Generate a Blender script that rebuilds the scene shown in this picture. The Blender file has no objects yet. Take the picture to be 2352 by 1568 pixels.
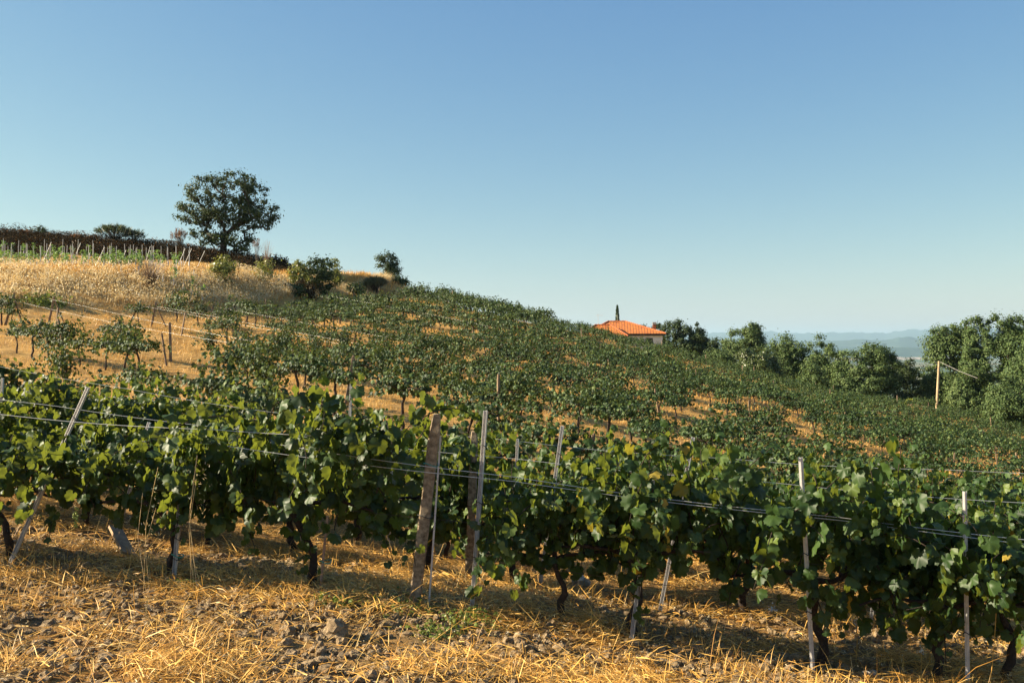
import bpy, math, random
import numpy as np
from mathutils import Vector, Matrix

S = bpy.context.scene
C = S.collection
random.seed(7)
RNG = np.random.default_rng(7)

# ------------------------------------------------------------------ camera
FD = 2287.0                      # focal length in picture units (2352 wide)
def P(u, v, Y):                  # picture point at depth Y -> world
    return Vector(((u-1176)/FD*Y, Y, (790-v)/FD*Y))
cam_d = bpy.data.cameras.new('camera'); cam = bpy.data.objects.new('camera', cam_d); C.objects.link(cam)
cam_d.sensor_width = 36; cam_d.lens = FD/2352*36; cam_d.clip_end = 80000; cam_d.clip_start = 0.05
cam.location = (0, 0, 0); cam.rotation_euler = (math.radians(90)+6/FD, 0, 0)
S.camera = cam

# ------------------------------------------------------------------ light
SUN_EL, SUN_AZ = math.radians(25), math.radians(-89)      # azimuth clockwise from +Y
W = bpy.data.worlds.new('World'); S.world = W; W.use_nodes = True
nt = W.node_tree; bg = nt.nodes['Background']
sky = nt.nodes.new('ShaderNodeTexSky'); sky.sky_type = 'NISHITA'; sky.sun_disc = False
sky.sun_elevation = SUN_EL; sky.sun_rotation = SUN_AZ
sky.altitude = 300; sky.air_density = 1.0; sky.dust_density = 0.6; sky.ozone_density = 1.6
sep_ = nt.nodes.new('ShaderNodeSeparateColor'); com_ = nt.nodes.new('ShaderNodeCombineColor'); nt.links.new(sky.outputs[0], sep_.inputs[0])
def mth(op, a, v):
    m = nt.nodes.new('ShaderNodeMath'); m.operation = op; nt.links.new(a, m.inputs[0]); m.inputs[1].default_value = v; return m.outputs[0]
for i_, (pre, g_, k_) in enumerate([(.172, 1.12, 3.95), (.2, .87, 3.4), (.19, .42, 3.5)]):     # contrast grade of the sky colour
    nt.links.new(mth('MULTIPLY', mth('POWER', mth('MULTIPLY', sep_.outputs[i_], pre), g_), k_), com_.inputs[i_])
nt.links.new(com_.outputs[0], bg.inputs[0])
bg.inputs[1].default_value = 0.065
sd = bpy.data.lights.new('sun', 'SUN'); sun = bpy.data.objects.new('sun', sd); C.objects.link(sun)
sd.energy = 5.0; sd.angle = math.radians(0.5); sd.color = (1.0, 0.86, 0.62)
tosun = Vector((math.sin(SUN_AZ)*math.cos(SUN_EL), math.cos(SUN_AZ)*math.cos(SUN_EL), math.sin(SUN_EL)))
sun.rotation_euler = tosun.to_track_quat('Z', 'Y').to_euler(); sun.location = (-60, -20, 60)
S.view_settings.view_transform = 'Standard'; S.view_settings.look = 'None'
S.view_settings.exposure = 1.6; S.view_settings.gamma = 1.0
S.render.engine = 'CYCLES'
S.cycles.max_bounces = 6; S.cycles.transparent_max_bounces = 8; S.cycles.volume_bounces = 0
S.cycles.diffuse_bounces = 1; S.cycles.transmission_bounces = 3

# ------------------------------------------------------------------ materials
def newmat(name):
    m = bpy.data.materials.new(name); m.use_nodes = True
    n = m.node_tree; b = n.nodes['Principled BSDF']
    return m, n, b
def ramp(n, stops, src):
    r = n.nodes.new('ShaderNodeValToRGB'); e = r.color_ramp.elements
    e[0].position, e[0].color = stops[0][0], (*stops[0][1], 1)
    e[1].position, e[1].color = stops[-1][0], (*stops[-1][1], 1)
    for p, c in stops[1:-1]:
        x = e.new(p); x.color = (*c, 1)
    n.links.new(src, r.inputs[0]); return r.outputs[0]
def noise(n, scale, detail=4, rough=.55, coord=None):
    t = n.nodes.new('ShaderNodeTexNoise'); t.inputs['Scale'].default_value = scale
    t.inputs['Detail'].default_value = detail; t.inputs['Roughness'].default_value = rough
    if coord is None:
        g = n.nodes.new('ShaderNodeNewGeometry'); coord = g.outputs['Position']
    n.links.new(coord, t.inputs['Vector']); return t.outputs['Fac']
def mixc(n, fac, a, b, mode='MIX'):
    m = n.nodes.new('ShaderNodeMix'); m.data_type = 'RGBA'; m.blend_type = mode
    for i, x in ((0, fac), (6, a), (7, b)):
        if isinstance(x, (float, int)): m.inputs[i].default_value = x
        elif isinstance(x, tuple): m.inputs[i].default_value = (*x, 1)
        else: n.links.new(x, m.inputs[i])
    return m.outputs[2]
def bump(n, b, h, s=.5, d=.02):
    u = n.nodes.new('ShaderNodeBump'); u.inputs['Strength'].default_value = s; u.inputs['Distance'].default_value = d
    n.links.new(h, u.inputs['Height']); n.links.new(u.outputs[0], b.inputs['Normal'])
def leafmat(name, stops, trans=(.25, .4, .05), tf=.3, rough=.42, spec=.5):
    m, n, b = newmat(name)
    g = n.nodes.new('ShaderNodeNewGeometry')
    oi = n.nodes.new('ShaderNodeObjectInfo')
    a = n.nodes.new('ShaderNodeMath'); a.operation = 'MULTIPLY_ADD'; a.inputs[1].default_value = .22
    n.links.new(oi.outputs['Random'], a.inputs[0]); 
    mm = n.nodes.new('ShaderNodeMath'); mm.operation = 'MULTIPLY'; mm.inputs[1].default_value = .8
    n.links.new(g.outputs['Random Per Island'], mm.inputs[0]); n.links.new(mm.outputs[0], a.inputs[2])
    col = ramp(n, stops, a.outputs[0])
    n.links.new(col, b.inputs['Base Color']); b.inputs['Roughness'].default_value = rough
    b.inputs['Specular IOR Level'].default_value = spec
    t = n.nodes.new('ShaderNodeBsdfTranslucent')
    tc = mixc(n, .55, col, trans); n.links.new(tc, t.inputs[0])
    ms = n.nodes.new('ShaderNodeMixShader'); ms.inputs[0].default_value = tf
    n.links.new(b.outputs[0], ms.inputs[1]); n.links.new(t.outputs[0], ms.inputs[2])
    n.links.new(ms.outputs[0], n.nodes['Material Output'].inputs[0])
    return m
def plain(name, c1, c2, scale=8, rough=.8, bs=.4, bd=.01, metal=0):
    m, n, b = newmat(name)
    oc = n.nodes.new('ShaderNodeTexCoord').outputs['Object']
    f = noise(n, scale, 6, .6, oc)
    n.links.new(ramp(n, [(.3, c1), (.7, c2)], f), b.inputs['Base Color'])
    b.inputs['Roughness'].default_value = rough; b.inputs['Metallic'].default_value = metal
    f2 = noise(n, scale*5, 4, .6, oc); bump(n, b, f2, bs, bd)
    return m

M = {}
M['vine_leaf'] = leafmat('vine_leaf', [(0, (.009, .026, .007)), (.45, (.018, .044, .011)), (.8, (.042, .08, .017)), (.955, (.11, .15, .03)), (.985, (.45, .26, .03))],
                         trans=(.46, .52, .05), tf=.27, rough=.5, spec=.32)
M['hill_leaf'] = leafmat('hill_leaf', [(0, (.005, .014, .005)), (.5, (.015, .04, .011)), (.78, (.055, .1, .026)), (1, (.12, .15, .045))], trans=(.34, .4, .08), tf=.16, rough=.55, spec=.24)
M['young_leaf'] = leafmat('young_leaf', [(0, (.08, .17, .04)), (1, (.16, .27, .08))], trans=(.3, .45, .08), tf=.35)
M['oak_leaf'] = leafmat('oak_leaf', [(0, (.018, .035, .012)), (.5, (.034, .058, .018)), (1, (.065, .085, .028))], trans=(.12, .16, .03), tf=.18, rough=.6, spec=.2)
M['tree_leaf'] = leafmat('tree_leaf', [(0, (.034, .062, .02)), (.5, (.072, .115, .036)), (1, (.14, .18, .062))], trans=(.2, .25, .05), tf=.2, rough=.6, spec=.2)
M['cypress_leaf'] = leafmat('cypress_leaf', [(0, (.014, .032, .014)), (1, (.03, .06, .022))], tf=.1)
M['conifer_leaf'] = leafmat('conifer_leaf', [(0, (.03, .055, .01)), (1, (.08, .1, .02))], tf=.12)
M['yellow_leaf'] = leafmat('yellow_leaf', [(0, (.12, .14, .03)), (1, (.24, .24, .05))], trans=(.35, .36, .05), tf=.3)
M['hedge_leaf'] = leafmat('hedge_leaf', [(0, (.2, .24, .03)), (1, (.38, .4, .06))], trans=(.4, .45, .05), tf=.2)
M['broom_stem'] = leafmat('broom_stem', [(0, (.04, .055, .018)), (.6, (.08, .09, .03)), (1, (.2, .12, .04))], tf=.1)
M['twig'] = leafmat('twig', [(0, (.1, .055, .03)), (1, (.2, .12, .07))], trans=(.2, .12, .05), tf=.05)
M['rust_brush'] = leafmat('rust_brush', [(0, (.1, .04, .015)), (.6, (.2, .08, .025)), (1, (.36, .16, .05))], trans=(.4, .2, .06), tf=.2)
M['brown_brush'] = leafmat('brown_brush', [(0, (.02, .018, .01)), (1, (.065, .045, .02))], trans=(.12, .06, .03), tf=.08, rough=.9, spec=.05)
M['straw'] = leafmat('straw', [(0, (.3, .12, .02)), (.35, (.62, .32, .06)), (.8, (.88, .54, .14)), (1, (.92, .74, .38))], trans=(.7, .42, .12), tf=.2, rough=.5, spec=.4)
M['oat'] = leafmat('oat', [(0, (.4, .21, .05)), (.2, (.55, .33, .1)), (.45, (.78, .58, .27)), (1, (.92, .84, .62))], trans=(.75, .55, .25), tf=.3, rough=.5, spec=.3)
M['weed'] = leafmat('weed', [(0, (.06, .1, .02)), (1, (.2, .24, .04))], trans=(.3, .36, .05), tf=.3)
M['clod'] = plain('clod', (.13, .082, .04), (.38, .27, .15), 24, .95, .8, .02)
M['stone'] = plain('stone', (.34, .3, .25), (.55, .5, .43), 9, .9, .8, .02)
M['bark'] = plain('bark', (.022, .014, .01), (.075, .048, .032), 18, .95, 1, .03)
M['tree_bark'] = plain('tree_bark', (.03, .022, .016), (.09, .07, .05), 3, .95, 1, .05)
M['concrete'] = plain('concrete', (.1, .064, .036), (.42, .32, .21), 22, .95, 1, .012)
M['hill_post'] = plain('hill_post', (.14, .09, .055), (.27, .19, .12), 6, .9, .6, .01)
M['galv'] = plain('galv', (.45, .43, .42), (.66, .63, .6), 25, .45, .2, .002, .25)
M['wire'] = plain('wire', (.55, .55, .53), (.72, .72, .7), 30, .4, .1, .001, .3)
M['rusty_wire'] = plain('rusty_wire', (.05, .035, .025), (.12, .09, .07), 30, .6, .1, .001, .4)
M['board'] = plain('board', (.2, .12, .07), (.38, .26, .15), 12, .9, .6, .006)
M['cane'] = plain('cane', (.3, .18, .12), (.45, .3, .22), 12, .7, .3, .004)
M['tie'] = plain('tie', (.02, .22, .17), (.05, .34, .27), 30, .5, .2, .002)
M['dark_tie'] = plain('dark_tie', (.02, .02, .02), (.05, .05, .05), 30, .6, .2, .002)
M['tube'] = plain('tube', (.5, .46, .44), (.66, .62, .6), 6, .6, .2, .003)
M['stake'] = plain('stake', (.3, .3, .3), (.45, .45, .45), 6, .45, .2, .002, .2)
M['wall'] = plain('wall', (.78, .72, .58), (.86, .81, .7), 1.2, .9, .3, .01)
M['fascia'] = plain('fascia', (.03, .025, .02), (.06, .045, .035), 4, .7, .2, .005)
M['brick'] = plain('brick', (.34, .09, .03), (.48, .14, .05), 5, .9, .5, .01)
M['cap'] = plain('cap', (.3, .27, .22), (.42, .38, .33), 5, .9, .5, .01)
M['glass'] = plain('glass', (.012, .014, .014), (.02, .024, .024), 3, .15, .02, .001)
M['pole'] = plain('pole', (.3, .21, .12), (.48, .36, .22), 3, .9, .5, .01)
M['berry'] = plain('berry', (.2, .27, .05), (.34, .38, .09), 20, .4, .1, .002)
M['flower'] = plain('flower', (.7, .68, .62), (.85, .83, .78), 20, .8, .1, .002)

# roof tiles: rows of rounded tiles as wave bump + darker joints belonging to the tiles
def roofmat():
    m, n, b = newmat('roof_tiles')
    g = n.nodes.new('ShaderNodeTexCoord').outputs['UV']
    br = n.nodes.new('ShaderNodeTexBrick'); n.links.new(g, br.inputs['Vector'])
    br.offset = 0; br.inputs['Scale'].default_value = 1.0
    br.inputs['Brick Width'].default_value = .42; br.inputs['Row Height'].default_value = .55
    br.inputs['Mortar Size'].default_value = .06; br.inputs['Mortar Smooth'].default_value = .4
    br.inputs['Color1'].default_value = (.5, .13, .016, 1); br.inputs['Color2'].default_value = (.64, .22, .03, 1)
    br.inputs['Mortar'].default_value = (.2, .04, .012, 1)
    f = noise(n, 1.3, 4, .6)
    n.links.new(mixc(n, .25, br.outputs['Color'], ramp(n, [(.35, (.3, .09, .025)), (.65, (.68, .28, .07))], f)), b.inputs['Base Color'])
    b.inputs['Roughness'].default_value = .8
    inv = n.nodes.new('ShaderNodeMath'); inv.operation = 'SUBTRACT'; inv.inputs[0].default_value = 1
    n.links.new(br.outputs['Fac'], inv.inputs[1]); bump(n, b, inv.outputs[0], 1, .08)
    return m
M['roof'] = roofmat()

def groundmat():
    m, n, b = newmat('ground_soil')
    g = n.nodes.new('ShaderNodeNewGeometry'); sep = n.nodes.new('ShaderNodeSeparateXYZ')
    n.links.new(g.outputs['Position'], sep.inputs[0])
    fine = noise(n, 22, 8, .7); mid = noise(n, 1.6, 6, .65); big = noise(n, .25, 4, .5)
    soil = ramp(n, [(.3, (.07, .045, .024)), (.5, (.15, .105, .06)), (.7, (.29, .21, .13))], fine)
    straw = ramp(n, [(.25, (.14, .065, .02)), (.5, (.34, .17, .05)), (.75, (.6, .38, .13))], noise(n, 9, 8, .75))
    f = ramp(n, [(.36, (0, 0, 0)), (.6, (1, 1, 1))], mid)
    hill = mixc(n, f, ramp(n, [(.3, (.16, .08, .03)), (.7, (.4, .23, .08))], fine), ramp(n, [(.25, (.24, .12, .03)), (.5, (.5, .29, .085)), (.75, (.7, .5, .22))], noise(n, 5, 8, .8)))
    near = mixc(n, ramp(n, [(.42, (0, 0, 0)), (.62, (1, 1, 1))], mid), soil, straw)
    yn = n.nodes.new('ShaderNodeMapRange'); yn.inputs[1].default_value = 13; yn.inputs[2].default_value = 20
    n.links.new(sep.outputs[1], yn.inputs[0])
    a = mixc(n, yn.outputs[0], near, hill)
    a = mixc(n, .2, a, ramp(n, [(.35, (.22, .11, .035)), (.65, (.6, .38, .13))], big))
    # valley floor beyond: fields
    vo = n.nodes.new('ShaderNodeTexVoronoi'); vo.inputs['Scale'].default_value = .0028; vo.inputs['Randomness'].default_value = 1
    n.links.new(g.outputs['Position'], vo.inputs['Vector'])
    sp = n.nodes.new('ShaderNodeSeparateColor'); n.links.new(vo.outputs['Color'], sp.inputs[0])
    fields = ramp(n, [(0, (.04, .07, .03)), (.4, (.09, .12, .05)), (.6, (.36, .27, .15)), (.8, (.05, .08, .035)), (1, (.5, .42, .3))], sp.outputs[0])
    fields = mixc(n, noise(n, .004, 6, .7), fields, (.07, .1, .05))
    yf = n.nodes.new('ShaderNodeMapRange'); yf.inputs[1].default_value = 260; yf.inputs[2].default_value = 500
    n.links.new(sep.outputs[1], yf.inputs[0])
    n.links.new(mixc(n, yf.outputs[0], a, fields), b.inputs['Base Color'])
    b.inputs['Roughness'].default_value = .95; b.inputs['Specular IOR Level'].default_value = .1
    bump(n, b, noise(n, 30, 8, .75), .8, .03)
    return m
M['ground'] = groundmat()
def hillmat(name, c1, c2, sc):
    m, n, b = newmat(name)
    n.links.new(ramp(n, [(.35, c1), (.65, c2)], noise(n, sc, 6, .65)), b.inputs['Base Color'])
    b.inputs['Roughness'].default_value = 1; b.inputs['Specular IOR Level'].default_value = 0
    return m
M['far_hill'] = hillmat('far_hill', (.03, .06, .05), (.06, .09, .06), .003)
M['cliff'] = hillmat('cliff', (.14, .12, .08), (.5, .42, .34), .012)

# ------------------------------------------------------------------ mesh helpers
def mesh_np(name, groups, mats, smooth=False, uv=None):
    """groups: list of (V (n,3), F (m,k), material index)"""
    V = []; idx = []; starts = []; tot = []; mi = []; off = 0; ls = 0
    for g in groups:
        v, f = np.asarray(g[0], float), np.asarray(g[1], int)
        if len(f) == 0: continue
        V.append(v); idx.append((f+off).ravel()); k = f.shape[1]
        starts.append(ls+np.arange(len(f))*k); tot.append(np.full(len(f), k)); ls += len(f)*k
        mi.append(np.full(len(f), g[2] if len(g) > 2 else 0)); off += len(v)
    V = np.concatenate(V); idx = np.concatenate(idx); starts = np.concatenate(starts); tot = np.concatenate(tot); mi = np.concatenate(mi)
    me = bpy.data.meshes.new(name)
    me.vertices.add(len(V)); me.vertices.foreach_set('co', V.astype(np.float32).ravel())
    me.loops.add(len(idx)); me.loops.foreach_set('vertex_index', idx.astype(np.int32))
    me.polygons.add(len(starts)); me.polygons.foreach_set('loop_start', starts.astype(np.int32))
    try: me.polygons.foreach_set('loop_total', tot.astype(np.int32))
    except Exception: pass
    me.polygons.foreach_set('material_index', mi.astype(np.int32))
    me.polygons.foreach_set('use_smooth', np.full(len(starts), smooth))
    for m in (mats if isinstance(mats, (list, tuple)) else [mats]): me.materials.append(m)
    me.update(calc_edges=True); me.validate()
    return me
def link(name, me, parent=None, loc=None, rot=None, sc=None):
    o = bpy.data.objects.new(name, me); C.objects.link(o)
    if parent is not None: o.parent = parent
    if loc is not None: o.location = loc
    if rot is not None: o.rotation_euler = rot
    if sc is not None: o.scale = sc if isinstance(sc, (tuple, list, Vector)) else (sc,)*3
    return o
def tag(o, label, cat, group=None, kind=None):
    if label: o['label'] = label
    if cat: o['category'] = cat
    if group: o['group'] = group
    if kind: o['kind'] = kind
    return o
def empty(name, loc, rot=(0, 0, 0), sc=1):
    o = bpy.data.objects.new(name, None); C.objects.link(o)
    o.location = loc; o.rotation_euler = rot; o.scale = (sc,)*3 if isinstance(sc, (int, float)) else sc
    o.empty_display_size = .2
    return o
def nrm(a): return a/np.maximum(np.linalg.norm(a, axis=-1, keepdims=True), 1e-9)
def place_mix(Ts, cen, nor, tip, size, mi=0):
    out = []
    for q in range(len(Ts)):
        sl = slice(q, None, len(Ts)); out.append((*place(*Ts[q], cen[sl], nor[sl], tip[sl], np.asarray(size)[sl]), mi))
    return out
def place(T, TF, cen, nor, tip, size):
    """stamp template T (k,3) (x side, y tip, z normal) at each centre"""
    n = nrm(nor); t = tip-(tip*n).sum(-1, keepdims=True)*n; t = nrm(t+1e-6); s = np.cross(t, n)
    size = np.asarray(size).reshape(-1, 1, 1)
    V = cen[:, None, :]+size*(T[None, :, 0:1]*s[:, None, :]+T[None, :, 1:2]*t[:, None, :]+T[None, :, 2:3]*n[:, None, :])
    k = len(T); F = TF[None]+(np.arange(len(cen))*k)[:, None, None]
    return V.reshape(-1, 3), F.reshape(-1, TF.shape[1])
def tube(path, rad, sides=6, cap=True):
    path = np.asarray(path, float); rad = np.broadcast_to(np.asarray(rad, float), (len(path),))
    d = np.gradient(path, axis=0); d = nrm(d)
    ref = np.array([0.31, .95, .05]) if abs(d[0][2]) > .5 else np.array([0, 0, 1.])
    a = nrm(np.cross(d, ref)); b = np.cross(d, a)
    th = np.arange(sides)*2*math.pi/sides
    V = path[:, None]+rad[:, None, None]*(np.cos(th)[None, :, None]*a[:, None]+np.sin(th)[None, :, None]*b[:, None])
    V = V.reshape(-1, 3); F = []
    i = np.arange(len(path)-1)[:, None]*sides; j = np.arange(sides)[None]; j2 = (j+1) % sides
    F = np.stack([i+j, i+j2, i+sides+j2, i+sides+j], -1).reshape(-1, 4)
    if cap:
        V = np.vstack([V, path[:1], path[-1:]]); c0 = len(V)-2; c1 = len(V)-1; e = (len(path)-1)*sides
        jj = np.arange(sides); q = (jj+1) % sides
        F = np.vstack([F, np.stack([q, jj, np.full(sides, c0), np.full(sides, c0)], -1), np.stack([e+jj, e+q, np.full(sides, c1), np.full(sides, c1)], -1)])
    return V, F
def fixq(V, F):      # quads with doubled last index -> triangles
    deg = F[:, 2] == F[:, 3]
    return [(V, F[~deg])] + ([(V, F[deg][:, :3])] if deg.any() else [])
def tubes_groups(lst, mi=0):
    out = []
    for V, F in lst:
        deg = F[:, 2] == F[:, 3]
        out.append((V, F[~deg], mi)); 
        if deg.any():
            used = F[deg][:, :3]; u, inv = np.unique(used, return_inverse=True)
            out.append((V[u], inv.reshape(-1, 3), mi))
    return out
def box(cx, cy, cz, sx, sy, sz):
    V = np.array([[x, y, z] for x in (-.5, .5) for y in (-.5, .5) for z in (-.5, .5)])*np.array([sx, sy, sz])+np.array([cx, cy, cz])
    F = np.array([[0, 1, 3, 2], [4, 6, 7, 5], [0, 4, 5, 1], [2, 3, 7, 6], [0, 2, 6, 4], [1, 5, 7, 3]])
    return V, F
# value noise
def _h(i, j, s):
    v = np.sin(i*127.1+j*311.7+s*74.7)*43758.5453; return v-np.floor(v)
def vnoise(x, y, s=0):
    i = np.floor(x); j = np.floor(y); fx = x-i; fy = y-j; fx = fx*fx*(3-2*fx); fy = fy*fy*(3-2*fy)
    return (_h(i, j, s)*(1-fx)+_h(i+1, j, s)*fx)*(1-fy)+(_h(i, j+1, s)*(1-fx)+_h(i+1, j+1, s)*fx)*fy
def fbm(x, y, o=4, s=0):
    r = 0; a = .5
    for k in range(o): r = r+a*vnoise(x*2**k, y*2**k, s+k); a *= .5
    return r
def sst(x, a, b):
    t = np.clip((x-a)/(b-a), 0, 1); return t*t*(3-2*t)

# ------------------------------------------------------------------ terrain
CP = [  # picture u, v, depth
 (0,1568,6.7),(600,1568,7.0),(1176,1568,7.5),(1900,1568,8.4),(2352,1575,8.9),
 (30,1285,10.2),(400,1325,10.0),(720,1345,9.85),(950,1370,9.7),(1460,1450,9.4),(1870,1530,9.1),(2220,1558,8.9),
 (1080,1335,11.9),(1540,1385,11.6),(2010,1420,11.3),(300,1230,12.3),(0,1180,12.8),
 (1183,1305,14.2),(300,1140,15),(0,1100,16),(2000,1340,13.8),
 (1300,1210,19),(600,1120,19),(0,1010,21),(2000,1300,18),(2352,1300,20),
 (0,930,27),(355,905,31),(700,960,28),(1000,960,31),(1300,1010,33),(1700,1090,36),(2100,1150,40),(2352,1170,42),
 (0,840,36),(390,830,45),(700,850,50),(1000,860,52),(1400,900,58),(1800,960,62),(2100,1040,64),(2352,1080,66),
 (20,752,52),(105,742,57),(300,748,63),(350,750,64),(520,745,70),(745,725,84),(870,700,98),
 (800,770,70),(1100,790,75),(1400,840,80),(1700,905,84),(2000,960,88),(2290,1035,88),
 (950,695,97),(1150,730,102),(1350,772,106),(1600,838,111),(1900,918,113),(2110,935,116),(2352,1000,105),
 (0,703,63),(100,697,66),(300,702,71),(400,704,74),(600,708,84),(740,700,95),(850,688,106),
 (0,627,71),(200,630,75),(400,634,80),(560,640,86),(700,645,97),(850,634,112),(895,655,118),
 (0,617,78),(200,618,82),(460,622,86),(0,602,99),(300,608,100),(460,613,100),(580,628,102),
 (0,534,107),(120,545,107),(250,558,107),(420,574,108),(520,586,109),(600,600,110),(680,618,113),(760,640,118)]
pts = [(P(*c).x, P(*c).y, P(*c).z) for c in CP]
pts += [(-60,40,3),(-70,80,8),(-90,110,13),(-60,128,10),(-30,130,7),(-12,128,4.5),(6,122,-1.2),(24,126,-6),(44,130,-9),(60,118,-11),(70,60,-13),(45,20,-9),(25,5,-5),
        (-8,0,-1.4),(0,0,-1.9),(8,0,-2.5),(-20,5,-.6),(-30,20,-.2),(0,-20,-1.9),(-60,-20,2),(50,-20,-7),
        (-60,165,4),(-20,165,-1),(20,165,-9),(60,165,-14),(110,120,-22),(110,50,-20),(-120,60,14)]
pts = np.array(pts)
CC = 2.0
def _phi(d): return np.sqrt(d*d+CC*CC)
_A = _phi(np.linalg.norm(pts[:, None, :2]-pts[None, :, :2], axis=-1))-0.0
_n = len(pts); _K = np.zeros((_n+3, _n+3)); _K[:_n, :_n] = _A+np.eye(_n)*(-.02); _K[:_n, _n] = 1; _K[:_n, _n+1:] = pts[:, :2]; _K[_n, :_n] = 1; _K[_n+1:, :_n] = pts[:, :2].T
_w = np.linalg.solve(_K, np.concatenate([pts[:, 2], [0, 0, 0]]))
def H(x, y, detail=False):
    x = np.asarray(x, float); y = np.asarray(y, float); sh = np.broadcast(x, y).shape
    xf = np.broadcast_to(x, sh).ravel(); yf = np.broadcast_to(y, sh).ravel(); out = np.empty(len(xf))
    xc = np.clip(xf, -130, 120); yc = np.clip(yf, -25, 180)
    for a in range(0, len(xf), 20000):
        s = slice(a, a+20000); d = np.hypot(xc[s, None]-pts[None, :, 0], yc[s, None]-pts[None, :, 1])
        out[s] = _phi(d)@_w[:_n]+_w[_n]+xc[s]*_w[_n+1]+yc[s]*_w[_n+2]
    far = -15-(yf-150)*.09; far = np.maximum(far, -130+8*fbm(xf/900, yf/900, 3, 5))
    out = out*(1-sst(yf, 130, 230))+far*sst(yf, 130, 230)
    if detail:
        q = (1-sst(yf, 16, 30))
        out = out+q*(.13*(fbm(xf*1.7, yf*1.7, 3, 3)-.45)+.07*(fbm(xf*6, yf*6, 3, 9)-.43))+(1-q)*(.36*(fbm(xf*.8, yf*.8, 3, 4)-.45))*(1-sst(yf, 130, 200))
    return out.reshape(sh)
def gz(x, y): return float(H(np.array([x]), np.array([y]), True)[0])
def GP(u, Y):                                # ground point seen at picture column u, depth Y
    x = (u-1176)/FD*Y; return Vector((x, Y, gz(x, Y)))
def axis(lo, d0, d1, hi, st, g1, lim1, g2):
    mid = list(np.arange(d0, d1, st)); x = d1; up = []
    while x < hi:
        up.append(x); x += st+(x-d1)*(g1 if x < lim1 else g2) if x < lim1 else (st+(lim1-d1)*g1+(x-lim1)*g2)
    dn = []; x = d0
    while x > lo:
        s = st+(d0-x)*.02 if x > -90 else st+1.8+(-90-x)*.15
        x -= s; dn.append(x)
    return np.array(dn[::-1]+mid+up)
ax = axis(-60000, -7, 7, 60000, .055, .02, 80, .15)
ay = axis(-3000, 5.8, 12.5, 45000, .05, .012, 130, .1)
GX, GY = np.meshgrid(ax, ay)
GZ = H(GX, GY, True)
nx, ny = len(ax), len(ay)
V = np.stack([GX, GY, GZ], -1).reshape(-1, 3)
i, j = np.meshgrid(np.arange(nx-1), np.arange(ny-1)); b0 = (j*nx+i).ravel()
F = np.stack([b0, b0+1, b0+1+nx, b0+nx], -1)
o = link('ground', mesh_np('ground', [(V, F)], M['ground'], smooth=True)); tag(o, 'dry hillside ground of straw and bare clods', 'ground', kind='structure')
print('terrain', nx, ny)

# ------------------------------------------------------------------ far hills
def ridge(name, prof, Y, depth, mat, base, seed, label):
    prof = [(p[0], 790-(790-p[1])*(1.25 if p[1] < 790 else 1)) for p in prof]
    us = np.arange(prof[0][0], prof[-1][0]+1, 6.0); vv = np.interp(us, [p[0] for p in prof], [p[1] for p in prof])
    X = (us-1176)/FD*Y; top = (790-vv)/FD*Y; top = top+(fbm(us/25, us*0+seed, 4, seed)-.47)*Y*.0018
    rows = 15; Vs = []
    for r in range(rows):
        t = r/(rows-1); yy = Y+(t-.5)*depth; prof_ = math.sin(math.pi*t)**.8
        rug = (fbm(us/14+r*.7, us*0+r*.9, 4, seed+3)-.47)*(top-base)*.35*math.sin(math.pi*t)*(0 if r == rows//2 else 1)
        z = base+(top-base)*prof_+rug
        Vs.append(np.stack([X*(yy/Y), np.full_like(X, yy), z], -1))
    n = len(us); V = np.concatenate(Vs); i, j = np.meshgrid(np.arange(n-1), np.arange(rows-1)); b0 = (j*n+i).ravel()
    o = link(name, mesh_np(name, [(V, np.stack([b0, b0+1, b0+1+n, b0+n], -1))], mat, True)); tag(o, label, 'hills', kind='structure')
ridge('far_mountains', [(-300,790),(600,788),(1500,775),(1740,766),(1790,769),(1850,770),(1900,770),(1940,768),(1990,769),(2030,771),(2055,769),(2085,763),(2110,765),(2200,760),(2500,766),(2900,785)], 26000, 7000, M['far_hill'], -140, 11, 'pale blue mountain ridge on the horizon')
ridge('near_hills', [(1500,792),(1900,785),(1980,782),(2030,783),(2085,777),(2130,781),(2300,784),(2700,790)], 15000, 3000, M['far_hill'], -140, 21, 'low blue hills in front of the mountain ridge')
ridge('low_ridge', [(1700,812),(1950,800),(2050,797),(2130,799),(2300,796),(2600,806)], 10500, 1500, M['far_hill'], -135, 31, 'low wooded ridge in the valley')
ridge('pale_cliffs', [(1880,828),(1980,822),(2050,819),(2110,821),(2160,820),(2300,828)], 8200, 380, M['cliff'], -135, 41, 'pale eroded cliffs in the valley')

# ------------------------------------------------------------------ leaves
def leaf_hi(fold=.2, droop=.5, wave=.03, ph=0):
    half = [(0, 1.0), (11, .86), (18, .9), (30, .72), (44, .9), (54, .82), (63, .88), (78, .72), (96, .84), (108, .76), (120, .82), (140, .7), (160, .6), (176, .2)]
    ang = [a for a, r in half]+[360-a for a, r in half[::-1] if a > 0]
    rr = [r for a, r in half]+[r for a, r in half[::-1] if a > 0]
    V = [(0, 0, 0)]; n = len(ang)
    for f in (.55, 1.):
        for q, (a, r) in enumerate(zip(ang, rr)):
            a = math.radians(a); r = r if f == 1 else .55*(.45*r+.45); x = math.sin(a)*r*.56; y = math.cos(a)*r*.56+.02*f
            V.append((x, y, -fold*abs(x)-droop*y*abs(y)*(1 if y > 0 else .4)+wave*(f*f)*math.cos(5*a+ph)))
    F = [[0, 1+(k+1) % n, 1+k] for k in range(n)]
    for k in range(n):
        k2 = (k+1) % n; F += [[1+k, 1+k2, 1+n+k2], [1+k, 1+n+k2, 1+n+k]]
    return np.array(V), np.array(F)
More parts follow.
